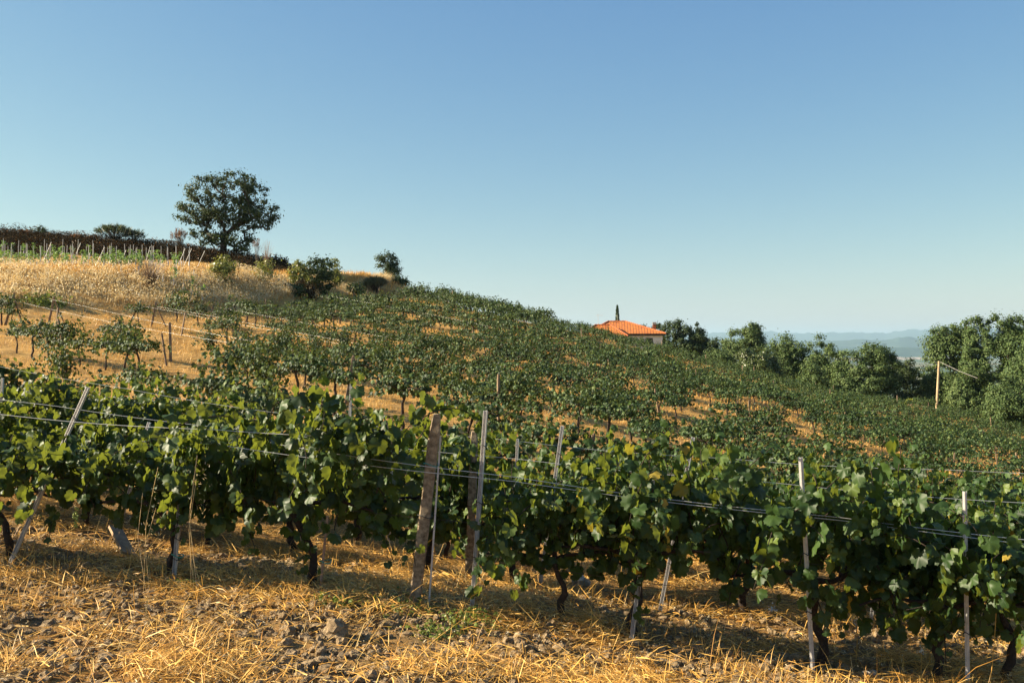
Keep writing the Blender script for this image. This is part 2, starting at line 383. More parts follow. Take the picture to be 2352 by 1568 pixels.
def leaf_mid():
    ar = [(0, 1), (32, .6), (58, .92), (90, .6), (118, .78), (165, .5), (195, .5), (242, .78), (270, .6), (302, .92), (328, .6)]
    V = [(0, 0, .05)]+[(math.sin(math.radians(a))*r*.56, math.cos(math.radians(a))*r*.56, -.12*r*r) for a, r in ar]
    n = len(ar); return np.array(V), np.array([[0, 1+(k+1) % n, 1+k] for k in range(n)])
L_HI = [leaf_hi(), leaf_hi(.55, .2, .05, 1), leaf_hi(-.25, .9, .05, 2), leaf_hi(.9, .6, .03, .5), leaf_hi(.05, -.3, .06, 3)]; L_MID = leaf_mid()
L_Q = (np.array([(0, .55, -.1), (-.45, .05, -.04), (0, -.45, 0), (.45, .05, -.04), (0, .05, .08)]), np.array([[0, 1, 4], [1, 2, 4], [2, 3, 4], [3, 0, 4]]))
L_K = (np.array([(0, .6, 0), (-.42, 0, -.08), (0, -.5, 0), (.42, 0, .08)]), np.array([[0, 1, 2, 3]]))

def canopy(rng, L, zlo, zhi, nshoot, step, size, tmpl, filler, droop=.35, thick=.2, petiole=.07, vol=0):
    cen = []; nor = []; tip = []; stems = []
    for k in range(nshoot):
        x = rng.uniform(-L, L); side = rng.choice([-1, 1]); hang = rng.random() < droop
        if hang:
            p = np.array([x, side*rng.uniform(.05, thick), rng.uniform(min(zlo+.35, zhi-.2), zhi-.1)]); d = np.array([rng.normal(0, .5), side*rng.uniform(.4, 1), rng.uniform(0, .6)]); ln = rng.uniform(.5, 1.0); grav = 2.6
        else:
            p = np.array([x, rng.normal(0, .06), rng.uniform(zlo+.05, zlo+.45)]); d = np.array([rng.normal(0, .3), rng.normal(0, .22), 1.]); ln = rng.uniform(.5, 1.05)*(zhi-zlo); grav = rng.uniform(.1, .8)
        path = [p.copy()]; d = d/np.linalg.norm(d); s = 0
        while s < ln:
            d = d+np.array([rng.normal(0, .1), rng.normal(0, .1), -grav*step*(.4+s)]); d /= np.linalg.norm(d); p = p+d*step; s += step; path.append(p.copy())
            if p[2] < zlo-.15: break
            sd = 1 if p[1] > 0 else -1
            if abs(p[1]) < .08: sd = rng.choice([-1, 1])
            o_ = np.array([rng.normal(0, .7), sd*rng.uniform(.3, 1), rng.normal(.1, .5)]); o_ /= np.linalg.norm(o_)
            cen.append(p+o_*rng.uniform(.4, 1.8)*petiole)
            nor.append(np.array([rng.normal(-.25, .85), sd*rng.uniform(-.05, .9), rng.uniform(-.15, .8)])); tip.append(o_*.5+np.array([rng.normal(0, .35), 0, -.8]))
        stems.append(np.array(path)[::2] if len(path) > 3 else np.array(path))
    n = filler
    q = np.stack([rng.uniform(-L*1.05, L*1.05, n), rng.uniform(-thick, thick, n), rng.uniform(zlo, zlo+(zhi-zlo)*.85, n)], -1)
    cen = np.vstack([np.array(cen), q]); sg = np.sign(q[:, 1:2]+1e-3)
    nor = np.vstack([np.array(nor), np.hstack([rng.normal(-.1, .5, (n, 1)), sg*rng.uniform(.2, 1, (n, 1)), rng.uniform(-.1, .8, (n, 1))])])
    tip = np.vstack([np.array(tip), np.hstack([rng.normal(0, .5, (n, 1)), rng.normal(0, .3, (n, 1)), np.full((n, 1), -.8)])])
    sz = rng.uniform(.45, 1.3, len(cen))*size
    if vol:        # leaves on the outside of the bush face outwards
        lump = np.sin(cen[:, 0:1]*6)*.5
        o2 = nrm(np.hstack([cen[:, 0:1]/L*.7+lump, cen[:, 1:2]/(thick+.15), (cen[:, 2:3]-(zlo+zhi)*.48)/(zhi-zlo)*1.9])); nor = nrm(nor)*(1-vol)+o2*vol
    g = place_mix(tmpl if isinstance(tmpl, list) else [tmpl], cen, nor, tip, sz)
    return g, stems
def vine_trunk(rng, zc, L, r=.033, arms=True):
    p = [np.array([0, 0, -.12])]; lean = rng.normal(0, .15); ly = rng.normal(0, .08)
    n = 7
    for k in range(1, n+1):
        t = k/n; p.append(np.array([lean*t*zc+rng.normal(0, .018)+.05*math.sin(t*5+lean*9), ly*t+rng.normal(0, .014), t*zc]))
    r_ = r*np.linspace(1.25, .8, n+1)*rng.uniform(.85, 1.2, n+1)
    T = [tube(p, r_, 7)]
    if arms:
        for s in (-1, 1):
            q = [p[-1].copy()]
            for k in range(1, 6):
                t = k/5; q.append(p[-1]+np.array([s*t*L*.9, rng.normal(0, .03), .08*math.sin(t*3)+rng.normal(0, .02)]))
            T.append(tube(q, r*np.linspace(.75, .35, 6), 5))
    return T

def build_vine_variant(kind, k):
    rng = np.random.default_rng(100+k+{'hi': 0, 'mid': 50, 'far': 90}[kind])
    if kind == 'hi':
        L = .85; zlo = rng.uniform(.3, .55); zhi = rng.uniform(1.25, 1.62)
        g, st = canopy(rng, L, zlo, zhi, 34, .052, .14, L_HI, 130, droop=.45)
        T = vine_trunk(rng, .68, L); T += [tube(s, np.linspace(.006, .003, len(s)), 4) for s in st if len(s) > 2]
    elif kind == 'mid':
        L = rng.uniform(.6, .9); fl = k % 4 > 0; zlo = rng.uniform(.8, .95) if fl else rng.uniform(.45, .6); zhi = rng.uniform(1.2, 1.42) if fl else rng.uniform(1.4, 1.8)
        g, st = canopy(rng, L, zlo, zhi, 28, .06, .125, L_MID, 260, .3, .32, vol=.3)
        T = vine_trunk(rng, .95, L, .035)
    else:
        L = rng.uniform(.6, .95); fl = k % 4 > 0; zlo = rng.uniform(.88, 1.0) if fl else rng.uniform(.6, .75); zhi = rng.uniform(1.16, 1.32) if fl else rng.uniform(1.35, 1.55)
        g, st = canopy(rng, L, zlo, zhi, 24, .07, .13, L_K, 280, .2, .32, vol=.38)
        T = vine_trunk(rng, .95, L, .04)
    return g, T
HI = []; MID = []; FAR = []
for k in range(9):
    g, T = build_vine_variant('hi', k)
    HI.append((mesh_np('vine_foliage', g, M['vine_leaf'], True), mesh_np('vine_trunk', tubes_groups(T), M['bark'], True)))
for k in range(12):
    g, T = build_vine_variant('mid', k)
    MID.append((mesh_np('vine_foliage', g, M['hill_leaf']), mesh_np('vine_trunk', tubes_groups(T), M['bark'], True)))
for k in range(12):
    g, T = build_vine_variant('far', k); FAR.append((g, tubes_groups(T)))

FRONTY = 9.5; ROWM = -.14; RANG = math.atan(ROWM)
def row_y(Yk, x): return Yk+ROWM*x
SP = 2.35
HM = -.8                                   # rows on the slope run down to the right and towards the viewer
def hill_rows(): return [6+6.3*q for q in range(27)]
def track_x(y): return -27+(y-57)*14/43-1.0
def make_vine(x, y, meshes, rotz, sc, label, group, szz=None):
    r = empty('grapevine', (x, y, gz(x, y)), (0, random.uniform(-.04, .04), rotz), (sc, sc, szz or sc))
    tag(r, label, 'grapevine', group)
    t = link('trunk', meshes[1], r); f = link('foliage', meshes[0], r)
    return r
# front row: each where it stands in the photograph
front = [(-250, 1.0, ''), (30, 1.0, 'front-row grapevine at the left edge with a metal stake leaning on its trunk'),
 (402, 1.02, 'front-row grapevine with a dark leaning trunk and a pale cane, second from the left'),
 (722, 1.12, 'tall leafy front-row grapevine with a green tie, left of the brown concrete post'),
 (1290, .84, 'low front-row grapevine just right of the tall thin stake by the concrete post'),
 (1465, 1.06, 'front-row grapevine carrying a pale green grape cluster, right of centre'),
 (1872, 1.13, 'front-row grapevine with a thick dark trunk behind the bright capped stake'),
 (2160, 1.0, 'front-row grapevine at the right with a small low leafy stem'),
 (2330, 1.0, 'front-row grapevine cut by the right edge of the picture')]
vines = []
def row_point(u, Yk):          # intersection of column u with row line
    k = (u-1176)/FD; Y = Yk/(1-ROWM*k); return k*Y, Y
nhi = 0
for i_, (u, sc, lab) in enumerate(front):
    x, y = row_point(u, FRONTY)
    make_vine(x, y, HI[(i_*4+2) % 9], RANG+(math.pi if i_ % 2 else 0), sc, lab or 'front-row grapevine standing just beyond the left edge', 'grapevines of the front row')
# the rest of the rows
cand = []
for k in range(1, 5+len(hill_rows())):
    hill = k > 4; Yk = hill_rows()[k-5] if hill else FRONTY+SP*k; ym = HM if hill else ROWM
    rr = random.Random(k*13)
    x = -62 if hill else -.56*Yk-3
    x += rr.uniform(0, 1)
    while x < (62 if hill else .58*Yk+4):
        y = Yk+ym*x
        x0 = x; x += 1.35 if not hill else 1.3*math.cos(math.atan(HM))
        if hill and (y < FRONTY+SP*4+ROWM*x0+2.6 or y > 114): continue
        if abs(x0) > .54*y+2: continue
        if y > 50 and x0 < track_x(y)+rr.uniform(0, 2): continue
        if y > 96 and x0 < -10: continue
        u = 1176+x0/y*FD
        # sparse upper-left part of the slope
        nz = float(fbm(np.array([x0/7.]), np.array([y/7.]), 2, 8)[0])
        nz2 = float(fbm(np.array([x0/5.5+k*9.7]), np.array([k*3.3]), 2, 18)[0])
        keep = .93
        if y > 21:
            keep = .96 if nz2 > .27 else .3
            if y < 60 and nz < .3: keep *= .5
            if u < 620: keep = ((.8 if y < 46 else .5) if nz2 > .36 else .2) if y > 30 else .6
            if y > 84: keep = .95
            elif y > 70 and u < 1700: keep = max(keep, .7)
            if y < 30 and 250 < u < 470: keep = .12
            if 23 < y < 36 and 480 < u < 800: keep = .97
        if rr.random() > keep: continue
        cand.append((math.hypot(x0, y), x0+rr.uniform(-.2, .2), y+rr.uniform(-.12, .12), k, rr.random()))
cand = [c for c in cand if abs(c[1]) < .53*c[2]+1.5]
cand.sort()
print('vines', len(cand))
NIND = 287
bw = ['second', 'third', 'fourth', 'fifth', 'sixth', 'seventh', 'eighth', 'ninth', 'tenth', 'eleventh', 'twelfth', 'thirteenth', 'fourteenth', 'fifteenth', 'sixteenth']
def zone(x, y):
    u = 1176+x/y*FD
    return ['far left', 'left', 'middle', 'right', 'far right'][int(min(4, max(0, u//470.4)))]
for n_, (d, x, y, rk, q) in enumerate(cand[:NIND]):
    ms = HI if rk <= 3 else MID
    sc = .86+.26*q if rk <= 3 else .85+.35*q
    if y > 24 and x/y < -.2: sc *= .95
    if rk <= 4:
        lab = 'leafy grapevine in the %s row from the front, %s of the picture' % (bw[rk-1], zone(x, y)); grp = 'grapevines of the %s row, %s' % (bw[rk-1], zone(x, y))
    else:
        bd = 'at the foot of the slope' if y < 26 else 'low on the slope' if y < 32 else 'partway up the slope' if y < 40 else 'in the middle of the slope'
        lab = 'bushy grapevine %s, %s of the picture' % (bd, zone(x, y)); grp = 'grapevines %s, %s' % (bd, zone(x, y))
    make_vine(x, y, ms[(n_*7+rk) % len(ms)], (RANG if rk <= 4 else math.atan(HM))+(math.pi if q > .5 else 0)+(q-.5)*.2, sc*(1.12 if 23 < y < 36 and -.31 < x/y < -.17 else 1), lab, grp)
fg = []; ft = []
for n_, (d, x, y, rk, q) in enumerate(cand[NIND:]):
    g, T = FAR[(n_*4) % 12 if y > 88 else n_ % 12]; a = math.atan(HM)+(math.pi if q > .5 else 0); s = (.85+.3*((q*7) % 1))*(.8 if y > 85 and x > 4 else 1.1); ca, sa = math.cos(a)*s, math.sin(a)*s
    R = np.array([[ca, sa, 0], [-sa, ca, 0], [0, 0, s]]); off = np.array([x, y, gz(x, y)])
    fg += [(v@R+off, f, 0) for v, f, m in g]; ft += [(v@R+off, f, 1) for v, f, m in T]
o = link('distant_grapevines', mesh_np('distant_grapevines', fg+ft, [M['hill_leaf'], M['bark']]))
tag(o, 'rows of grapevines covering the slope up to its crest', 'grapevines', kind='stuff')

# ------------------------------------------------------------------ posts, stakes, wires
def post_mesh(h, w, d, mat, seed=0, taper=.92):
    rng = np.random.default_rng(seed); n = 14; V = []; 
    for i in range(n+1):
        t = i/n; s = 1-(1-taper)*t
        if i == n: s *= .72
        z = -.25+t*(h+.25) - (0 if i < n else 0)
        c = .22
        ring = [(-1, -1+c), (-1+c, -1), (1-c, -1), (1, -1+c), (1, 1-c), (1-c, 1), (-1+c, 1), (-1, 1-c)]
        for (a, b) in ring: V.append((a*w/2*s+rng.normal(0, w*.018), b*d/2*s+rng.normal(0, d*.018), z-(.02 if i == n-1 else 0)+(rng.normal(0, .006) if i == n else 0)))
    F = [[i*8+j, i*8+(j+1) % 8, i*8+8+(j+1) % 8, i*8+8+j] for i in range(n) for j in range(8)]
    V.append((0, 0, h+.01)); e = n*8
    T = [[e+j, e+(j+1) % 8, len(V)-1] for j in range(8)]
    V = np.array(V)
    return mesh_np('post', [(V, F), (V[e:], np.array(T)-e)], mat, False)
def orient(base, top):
    d = (top-base); return d.to_track_quat('Z', 'X').to_euler(), d.length
def chan_mesh(h, w=.036, d=.026, t=.003):
    """folded C profile"""
    pr = [(-w/2, d), (-w/2, 0), (-w*.18, 0), (-w*.12, -d*.35), (w*.12, -d*.35), (w*.18, 0), (w/2, 0), (w/2, d)]
    inn = [(-w/2+t, d), (-w/2+t, t), (-w*.18+t, t), (-w*.12+t, -d*.35+t), (w*.12-t, -d*.35+t), (w*.18-t, t), (w/2-t, t), (w/2-t, d)]
    V = []; n = len(pr)
    for z in (-.2, h):
        V += [(x, y, z) for x, y in pr]+[(x, y, z) for x, y in inn]
    F = []
    for j in range(n-1):
        F.append([j, j+1, 2*n+j+1, 2*n+j]); F.append([n+j+1, n+j, 3*n+j, 3*n+j+1]); F.append([2*n+j, 2*n+j+1, 3*n+j+1, 3*n+j])
    F.append([0, 2*n, 3*n, n]); F.append([n-1, 2*n-1, 4*n-1, 3*n-1])
    return mesh_np('stake', [(np.array(V), np.array(F))], M['galv'])
def ring_mesh(r, t=.005, mat=None, sq=1):
    th = np.linspace(0, 2*math.pi, 13); p = np.stack([np.cos(th)*r, np.sin(th)*r*sq, 0.01*np.sin(th*2)], -1)
    return mesh_np('tie', tubes_groups([tube(p, t, 5, False)]), mat, True)
def stake(ub, Yk, ut, vt, label, group='galvanised stakes in the vine rows', dy=-.3, hide=False, lowclip=None):
    x, y = row_point(ub, Yk); y += dy; x = (ub-1176)/FD*y
    b = Vector((x, y, gz(x, y))); t = P(ut, vt, y)
    e, L = orient(b, t)
    r = empty('metal_stake', b, e); tag(r, label, 'stake', group)
    link('stake_profile', chan_mesh(L), r, None, (0, 0, -.45))
    for z in (.28, .55, .83):
        if L*z > .2:
            q = link('wire_clip', ring_mesh(.027, .004, M['dark_tie'], .8), r, (0, 0.008, L*z))
    return r
R1, R2, R3, R4 = FRONTY, FRONTY+SP, FRONTY+2*SP, FRONTY+3*SP
stake(22, R1, 205, 890, 'metal stake leaning far to the right at the left edge of the front row')
stake(270, R2, 345, 970, 'leaning metal stake half hidden in leaves, second from the left', dy=-.5)
stake(1085, R1, 1117, 943, 'tall thin metal stake just right of the brown concrete post')
stake(1240, R2, 1293, 978, 'metal stake standing clear of the leaves right of the tall thin stake')
stake(1450, R1, 1500, 1102, 'short metal stake in front of the grapevine with the pale grapes')
stake(1516, R2, 1593, 1004, 'leaning metal stake with a shiny top, right of the grapevine with the pale grapes', dy=-.95)
stake(1866, R1, 1838, 1050, 'metal stake with a bright cap, tilting left, in front of the thick dark trunk')
stake(2166, R2, 2172, 1195, 'thin shiny metal stake left of the last tall stake', dy=-.9)
stake(2222, R1, 2215, 1128, 'upright metal stake nearest the right edge, reaching the bottom of the picture')
stake(1998, R2, 2020, 1290, 'short metal stake low in the second row at the right')
stake(402, R1, 415, 1158, 'thin metal stake beside the dark leaning trunk at the left', dy=-.12)
for (u, v, R, lab) in [(8, 868, R3, 'stake tip poking out of the leaves at the very left edge'), (462, 930, R4, 'stake tip above the leaves left of the leafy tall clump'),
    (748, 960, R4, 'short pale stake tip above the leaves near the tall leafy clump'), (905, 982, R3, 'pale stake tip above the leaves left of the concrete post'),
    (1190, 1008, R3, 'small stake tip between the two tallest stakes'), (1398, 1033, R3, 'small stake tip above the leaves right of centre'),
    (808, 878, R4, 'thin tall stake rising over the leafy tall clump'), (2310, 1215, R3, 'stake tip in the leaves near the right edge')]:
    stake(u-12, R, u, v, lab)
def cpost(ub, Yk, ut, vt, w, label, dy=0, seed=1):
    x, y = row_point(ub, Yk); y += dy; x = (ub-1176)/FD*y
    b = Vector((x, y, gz(x, y))); t = P(ut, vt, y); e, L = orient(b, t)
    r = empty('concrete_post', b, e); tag(r, label, 'post', 'concrete posts in the vine rows')
    link('post_body', post_mesh(L, w, w*.85, M['concrete'], seed), r)
    for z in ((.47, .74) if Yk < 10 else (.5,)):
        link('wire_loop', ring_mesh(w*.66, .004, M['tie'] if z == .74 else M['dark_tie'], .9), r, (0, 0, L*z))
    return r
p1 = cpost(952, R1, 1003, 952,   .108, 'thick brown concrete post leaning right in the middle of the front row', -.28)
b_ = P(975, 1300, 9.2); 
cpost(1078, R2, 1089, 992, .1, 'concrete post in the second row behind the tall thin stake', -.2, 2)
cpost(1184, R3, 1192, 1090, .1, 'concrete post deep in the third row, its foot in the straw', -.1, 3)
cpost(2152, R3, 2160, 1180, .1, 'concrete post deep in the third row at the right', -.1, 4)
# pale wooden lath beside the concrete post
x, y = row_point(978, R1); y -= .24; b = Vector(((985-1176)/FD*y, y, 0)); b.z = gz(b.x, b.y); t = P(1012, 1000, y); e, L = orient(b, t)
tag(link('wooden_lath', mesh_np('wooden_lath', [box(0, 0, L/2-.05, .016, .02, L+.1)], M['galv']), None, b, e), 'pale narrow lath standing against the right side of the brown concrete post', 'lath')
# reddish cane with green tie at the third trunk
def cane(u, ut, vt, Yk, label, dy=-.09):
    x, y = row_point(u, Yk); y += dy; x = (u-1176)/FD*y; b = Vector((x, y, gz(x, y))); t = P(ut, vt, y); e, L = orient(b, t)
    r = empty('support_cane', b, e); tag(r, label, 'cane'); n = 8
    link('cane_rod', mesh_np('cane_rod', tubes_groups([tube([(0, 0, -.1+(L+.1)*i/n) for i in range(n+1)], .014, 6)]), M['cane'], True), r)
    link('tie', ring_mesh(.06, .006, M['tie'], .9), r, (-.025, .03, L*.42))
cane(735, 752, 1185, R1, 'reddish cane tied with a green band to the trunk left of the concrete post')
cane(395, 418, 1190, R1, 'grey cane tied with a green band to the dark leaning trunk', -.07)

def wire(Yk, h, x0, x1, dy, mat, label, group, r=.0028, sag=.02, nm='trellis_wire'):
    n = 60; xs = np.linspace(x0, x1, n); ys = row_y(Yk, xs)+dy
    zs = H(xs, ys); c = np.polyfit(xs, zs, 2); zs = np.polyval(c, xs)+h-sag*np.abs(np.sin(xs*1.1))
    o = link(nm, mesh_np(nm, tubes_groups([tube(np.stack([xs, ys, zs], -1), r, 5)]), mat, True))
    tag(o, label, 'wire', group); return o
g1 = 'wires strung along the front row'
wire(R1, 1.36, -2.2, 5.5, -.36, M['wire'], 'upper bright wire of the front row crossing the concrete post', g1)
wire(R1, 1.325, -3.0, 5.5, -.38, M['wire'], 'lower bright wire of the front row just under the upper one', g1)
wire(R1, 1.52, -6.0, -1.8, -.34, M['wire'], 'bright wire across the left part of the front row', g1)
wire(R1, .52, -6.0, 5.6, -.12, M['rusty_wire'], 'dark rusty wire low in the front row under the leaves', g1, .0025)
wire(R1, .88, -6.0, 5.6, -.2, M['rusty_wire'], 'dark wire at mid height inside the front row', g1, .002)
wire(R2, 1.5, -6.5, 6.5, -.36, M['wire'], 'bright wire of the second row behind the front one', 'wires strung along the second row')
wire(R2, .55, -6.5, 6.5, -.1, M['rusty_wire'], 'dark rusty wire low in the second row', 'wires strung along the second row', .0025)
wire(R3, 1.72, -8, 7.5, -.3, M['wire'], 'thin wire of the third row seen between the leaf tops', 'wires strung along the third row')

# hillside posts
HP = [post_mesh(1.75, .11, .1, M['hill_post'], 20+s) for s in range(4)]
def hpost(u, vb, vt, Y, ut, label, group, strut=None, mi=0):
    x = (u-1176)/FD*Y; b = Vector((x, Y, gz(x, Y))); t = P(ut, vt, Y)
    if (t-b).length < .8: t = b+Vector(((ut-u)/FD*Y, 0, 1.6))
    e, L = orient(b, t)
    r = empty('end_post', b, e); tag(r, label, 'post', group)
    o = link('post_body', HP[mi % 4], r, None, None, (1, 1, L/1.75))
    if strut:
        us, Ys = strut; xs = (us-1176)/FD*Ys; bs = Vector((xs, Ys, gz(xs, Ys))); top = b+(t-b)*.9
        Mi = Matrix.LocRotScale(b, e.to_quaternion(), None).inverted(); a, c = Mi@bs, Mi@top
        dd = (c-a).normalized(); a2 = a-dd*.15
        link('strut', mesh_np('strut', tubes_groups([tube([tuple(a2), tuple(a.lerp(c, .5)), tuple(c)], .045, 6)]), M['hill_post'], True), r)
    return b, t
EP = [(12,750,672,53,33,'leftmost leaning end post with a brace, below the grassy bank',(52,53.5)),
 (112,745,680,58,125,'end post with a brace, second from the left edge, below the bank',(148,58.5)),
 (297,752,690,63,322,'end post with a pale crooked brace, third from the left edge',None),
 (348,755,694,64,358,'upright leaning end post just right of the pale crooked brace',(382,64.5)),
 (392,830,740,45,390,'lone straight post on the bare slope, left of the leafy mass',None),
 (668,745,700,82,674,'end post halfway along the track edge',None),
 (742,728,676,88,752,'tall end post leaning right beside the shaded track',None),
 (808,712,670,94,813,'end post with a brace near the top of the track',(822,94.5)),
 (838,708,666,99,845,'end post with a brace highest up the track',(852,99.5)),
 (862,700,660,103,872,'last end post under the green broom at the top of the track',None),
 (480,800,700,68,490,'end post leaning left above the leafy mass',None),(565,760,712,73,572,'thin end post beside the track, middle of the slope',None),
 (540,800,745,62,552,'dark post in the leaves above the leafy mass',None),
 (795,930,878,33,812,'leaning post behind the tall leafy clump of the front row',None)]
for i_, (u, vb, vt, Y, ut, lab, st) in enumerate(EP):
    hpost(u, vb, vt, Y, ut, lab, 'posts at the upper ends of the vine rows', st, i_)
# wires from the end posts down their rows
for i_, (u, Y) in enumerate([(112, 58), (33, 53), (322, 63), (358, 64), (752, 88), (490, 68)]):
    x0 = (u-1176)/FD*Y; xs = np.linspace(x0, x0+15, 30); ys = Y+HM*(xs-x0); zs = H(xs, ys)+1.35; zs = np.polyval(np.polyfit(xs, zs, 3), xs)
    o = link('trellis_wire', mesh_np('trellis_wire', tubes_groups([tube(np.stack([xs, ys, zs], -1), .003, 4)]), M['wire'], True))
    tag(o, 'thin pale wire running down the slope from its end post', 'wire', 'wires on the slope')
# line posts on the slope
cnt = 0; rr = random.Random(5)
for Yk in hill_rows():
    x = -58+rr.uniform(0, 7)
    while x < 60:
        y = Yk+HM*x
        if abs(x) < .52*y and y > FRONTY+SP*4+ROWM*x+3 and not (y > 48 and x < track_x(y)) and not (y > 95 and x < -10) and y < 112 and rr.random() < .36:
            h = rr.uniform(1.3, 1.75); r = empty('line_post', (x, y, gz(x, y)), (rr.uniform(-.1, .1), rr.uniform(-.16, .22), rr.uniform(0, 3)), (.8, .8, h/1.75))
            tag(r, 'brown weathered post between the grapevines, %s, %s' % (zone(x, y)+' of the slope', 'lower slope' if y < 45 else 'middle of the slope' if y < 75 else 'upper slope'), 'post',
                'row posts, %s, %s' % (zone(x, y), 'lower slope' if y < 45 else 'middle slope' if y < 75 else 'upper slope'))
            link('post_body', HP[cnt % 4], r); cnt += 1
        x += rr.uniform(6, 9)
print('line posts', cnt)

# ------------------------------------------------------------------ dry grass
def blades(x, y, z, ln, wd, az, el, bend, rng, mi=0):
    """3-segment bent blades"""
    n = len(x); d = np.stack([np.cos(az)*np.cos(el), np.sin(az)*np.cos(el), np.sin(el)], -1)
    s = nrm(np.stack([-np.sin(az), np.cos(az), rng.normal(0, .6, n)], -1))
    p0 = np.stack([x, y, z], -1); dn = np.array([0, 0, -1.])
    p1 = p0+d*ln[:, None]*.5; p2 = p0+d*ln[:, None]+dn*(bend*ln)[:, None]
    w = wd[:, None]
    V = np.stack([p0-s*w, p0+s*w, p1+s*w*.9, p1-s*w*.9, p2], 1).reshape(-1, 3)
    b = np.arange(n)*5
    return [(V, np.stack([b, b+1, b+2, b+3], -1), mi), (V, np.stack([b+3, b+2, b+4], -1), mi)]
def blades_mesh(name, lst, mats):
    # merge quads and tris on shared verts so every blade is one island
    Vs = []; Q = []; T = []; off = 0; qm = []; tm = []
    for gq, gt in lst:
        Vs.append(gq[0]); Q.append(gq[1]+off); T.append(gt[1]+off); qm.append(np.full(len(gq[1]), gq[2])); tm.append(np.full(len(gt[1]), gt[2])); off += len(gq[0])
    V = np.concatenate(Vs); Q = np.concatenate(Q); T = np.concatenate(T); qm = np.concatenate(qm); tm = np.concatenate(tm)
    me = bpy.data.meshes.new(name); me.vertices.add(len(V)); me.vertices.foreach_set('co', V.astype(np.float32).ravel())
    idx = np.concatenate([Q.ravel(), T.ravel()]); me.loops.add(len(idx)); me.loops.foreach_set('vertex_index', idx.astype(np.int32))
    st = np.concatenate([np.arange(len(Q))*4, len(Q)*4+np.arange(len(T))*3]); me.polygons.add(len(st)); me.polygons.foreach_set('loop_start', st.astype(np.int32))
    me.polygons.foreach_set('material_index', np.concatenate([qm, tm]).astype(np.int32))
    for m in mats: me.materials.append(m)
    me.update(calc_edges=True); return me
rng = np.random.default_rng(3)
def scatter(n, y0, y1, pw=1.0):
    y = y0+(y1-y0)*rng.random(n)**pw; x = (rng.random(n)*2-1)*(.54*y+.6); return x, y
def strawmask(x, y):
    m = fbm(x*1.3+3, y*2.0, 3, 12)
    band = np.exp(-((y-(8.2-.05*x))/.75)**2)*sst(-x, -1.5, 1.5)        # bare clods at lower left
    return np.clip((m-.38)*6, 0.1, 1)*(1-.7*band)
lst = []
# lying straw
x, y = scatter(190000, 6.2, 19, 1.2); k = rng.random(len(x)) < strawmask(x, y); x, y = x[k], y[k]; n = len(x)
swirl = fbm(x*.7, y*.7, 2, 30)*9
lst.append(blades(x, y, H(x, y, True)+rng.uniform(.0, .09, n), rng.uniform(.06, .3, n), rng.uniform(.0016, .0042, n), swirl+rng.normal(0, 1.1, n), rng.normal(.12, .28, n), rng.uniform(0, .2, n), rng))
# standing stubble and dry grass
x, y = scatter(26000, 7.5, 24, 1.2); k = rng.random(len(x)) < sst(fbm(x*1.1, y*1.1, 3, 17), .38, .55); x, y = x[k], y[k]; n = len(x)
lst.append(blades(x, y, H(x, y, True)-.01, rng.uniform(.1, .32, n), rng.uniform(.0015, .003, n), rng.random(n)*6.3, rng.uniform(.5, 1.5, n), rng.uniform(0, .3, n), rng))
# long stalks
x, y = scatter(520, 7.0, 16); n = len(x)
lst.append(blades(x, y, H(x, y, True)+.01, rng.uniform(.35, .8, n), rng.uniform(.002, .0034, n), rng.random(n)*6.3, rng.uniform(0.05, 1.1, n), rng.uniform(0, .3, n), rng))
o = link('dry_straw', blades_mesh('dry_straw', lst, [M['straw']])); tag(o, 'mown dry straw and stubble covering the foreground', 'straw', kind='stuff')
# small husks
x, y = scatter(42000, 6.2, 14, 1.1); k = rng.random(len(x)) < strawmask(x, y)*.8+.1; x, y = x[k], y[k]; n = len(x)
T_h = (np.array([(0, 1, 0), (-.16, .1, .05), (0, -.6, 0), (.16, .1, .05)]), np.array([[0, 1, 2, 3]]))
V, F = place(*T_h, np.stack([x, y, H(x, y, True)+rng.uniform(.01, .08, n)], -1), nrm(rng.normal(0, .6, (n, 3))+np.array([0, -.3, 1])), rng.normal(0, 1, (n, 3)), rng.uniform(.012, .028, n))
o = link('grass_husks', mesh_np('grass_husks', [(V, F)], M['oat'])); tag(o, 'pale fallen oat husks among the straw', 'husks', kind='stuff')
# slope grass: tufts
lst = []
N = 340000; y = 16+(112-16)*rng.random(N)**1.0; x = (rng.random(N)*2-1)*(.54*y+1)
k = rng.random(N) < sst(fbm(x*.5, y*.9, 3, 19), .3, .5)*.95+.05; x, y = x[k], y[k]; n = len(x)
sc = np.clip(y/45, .6, 1.9)
lst.append(blades(x, y, H(x, y, True)-.03, rng.uniform(.12, .34, n)*np.sqrt(sc), .007*sc*rng.uniform(.6, 1.3, n), rng.random(n)*6.3, rng.uniform(.3, 1.4, n), rng.uniform(0, .4, n), rng))
o = link('slope_grass', blades_mesh('slope_grass', lst, [M['straw']])); tag(o, 'short dry golden grass between the vine rows on the slope', 'grass', kind='stuff')
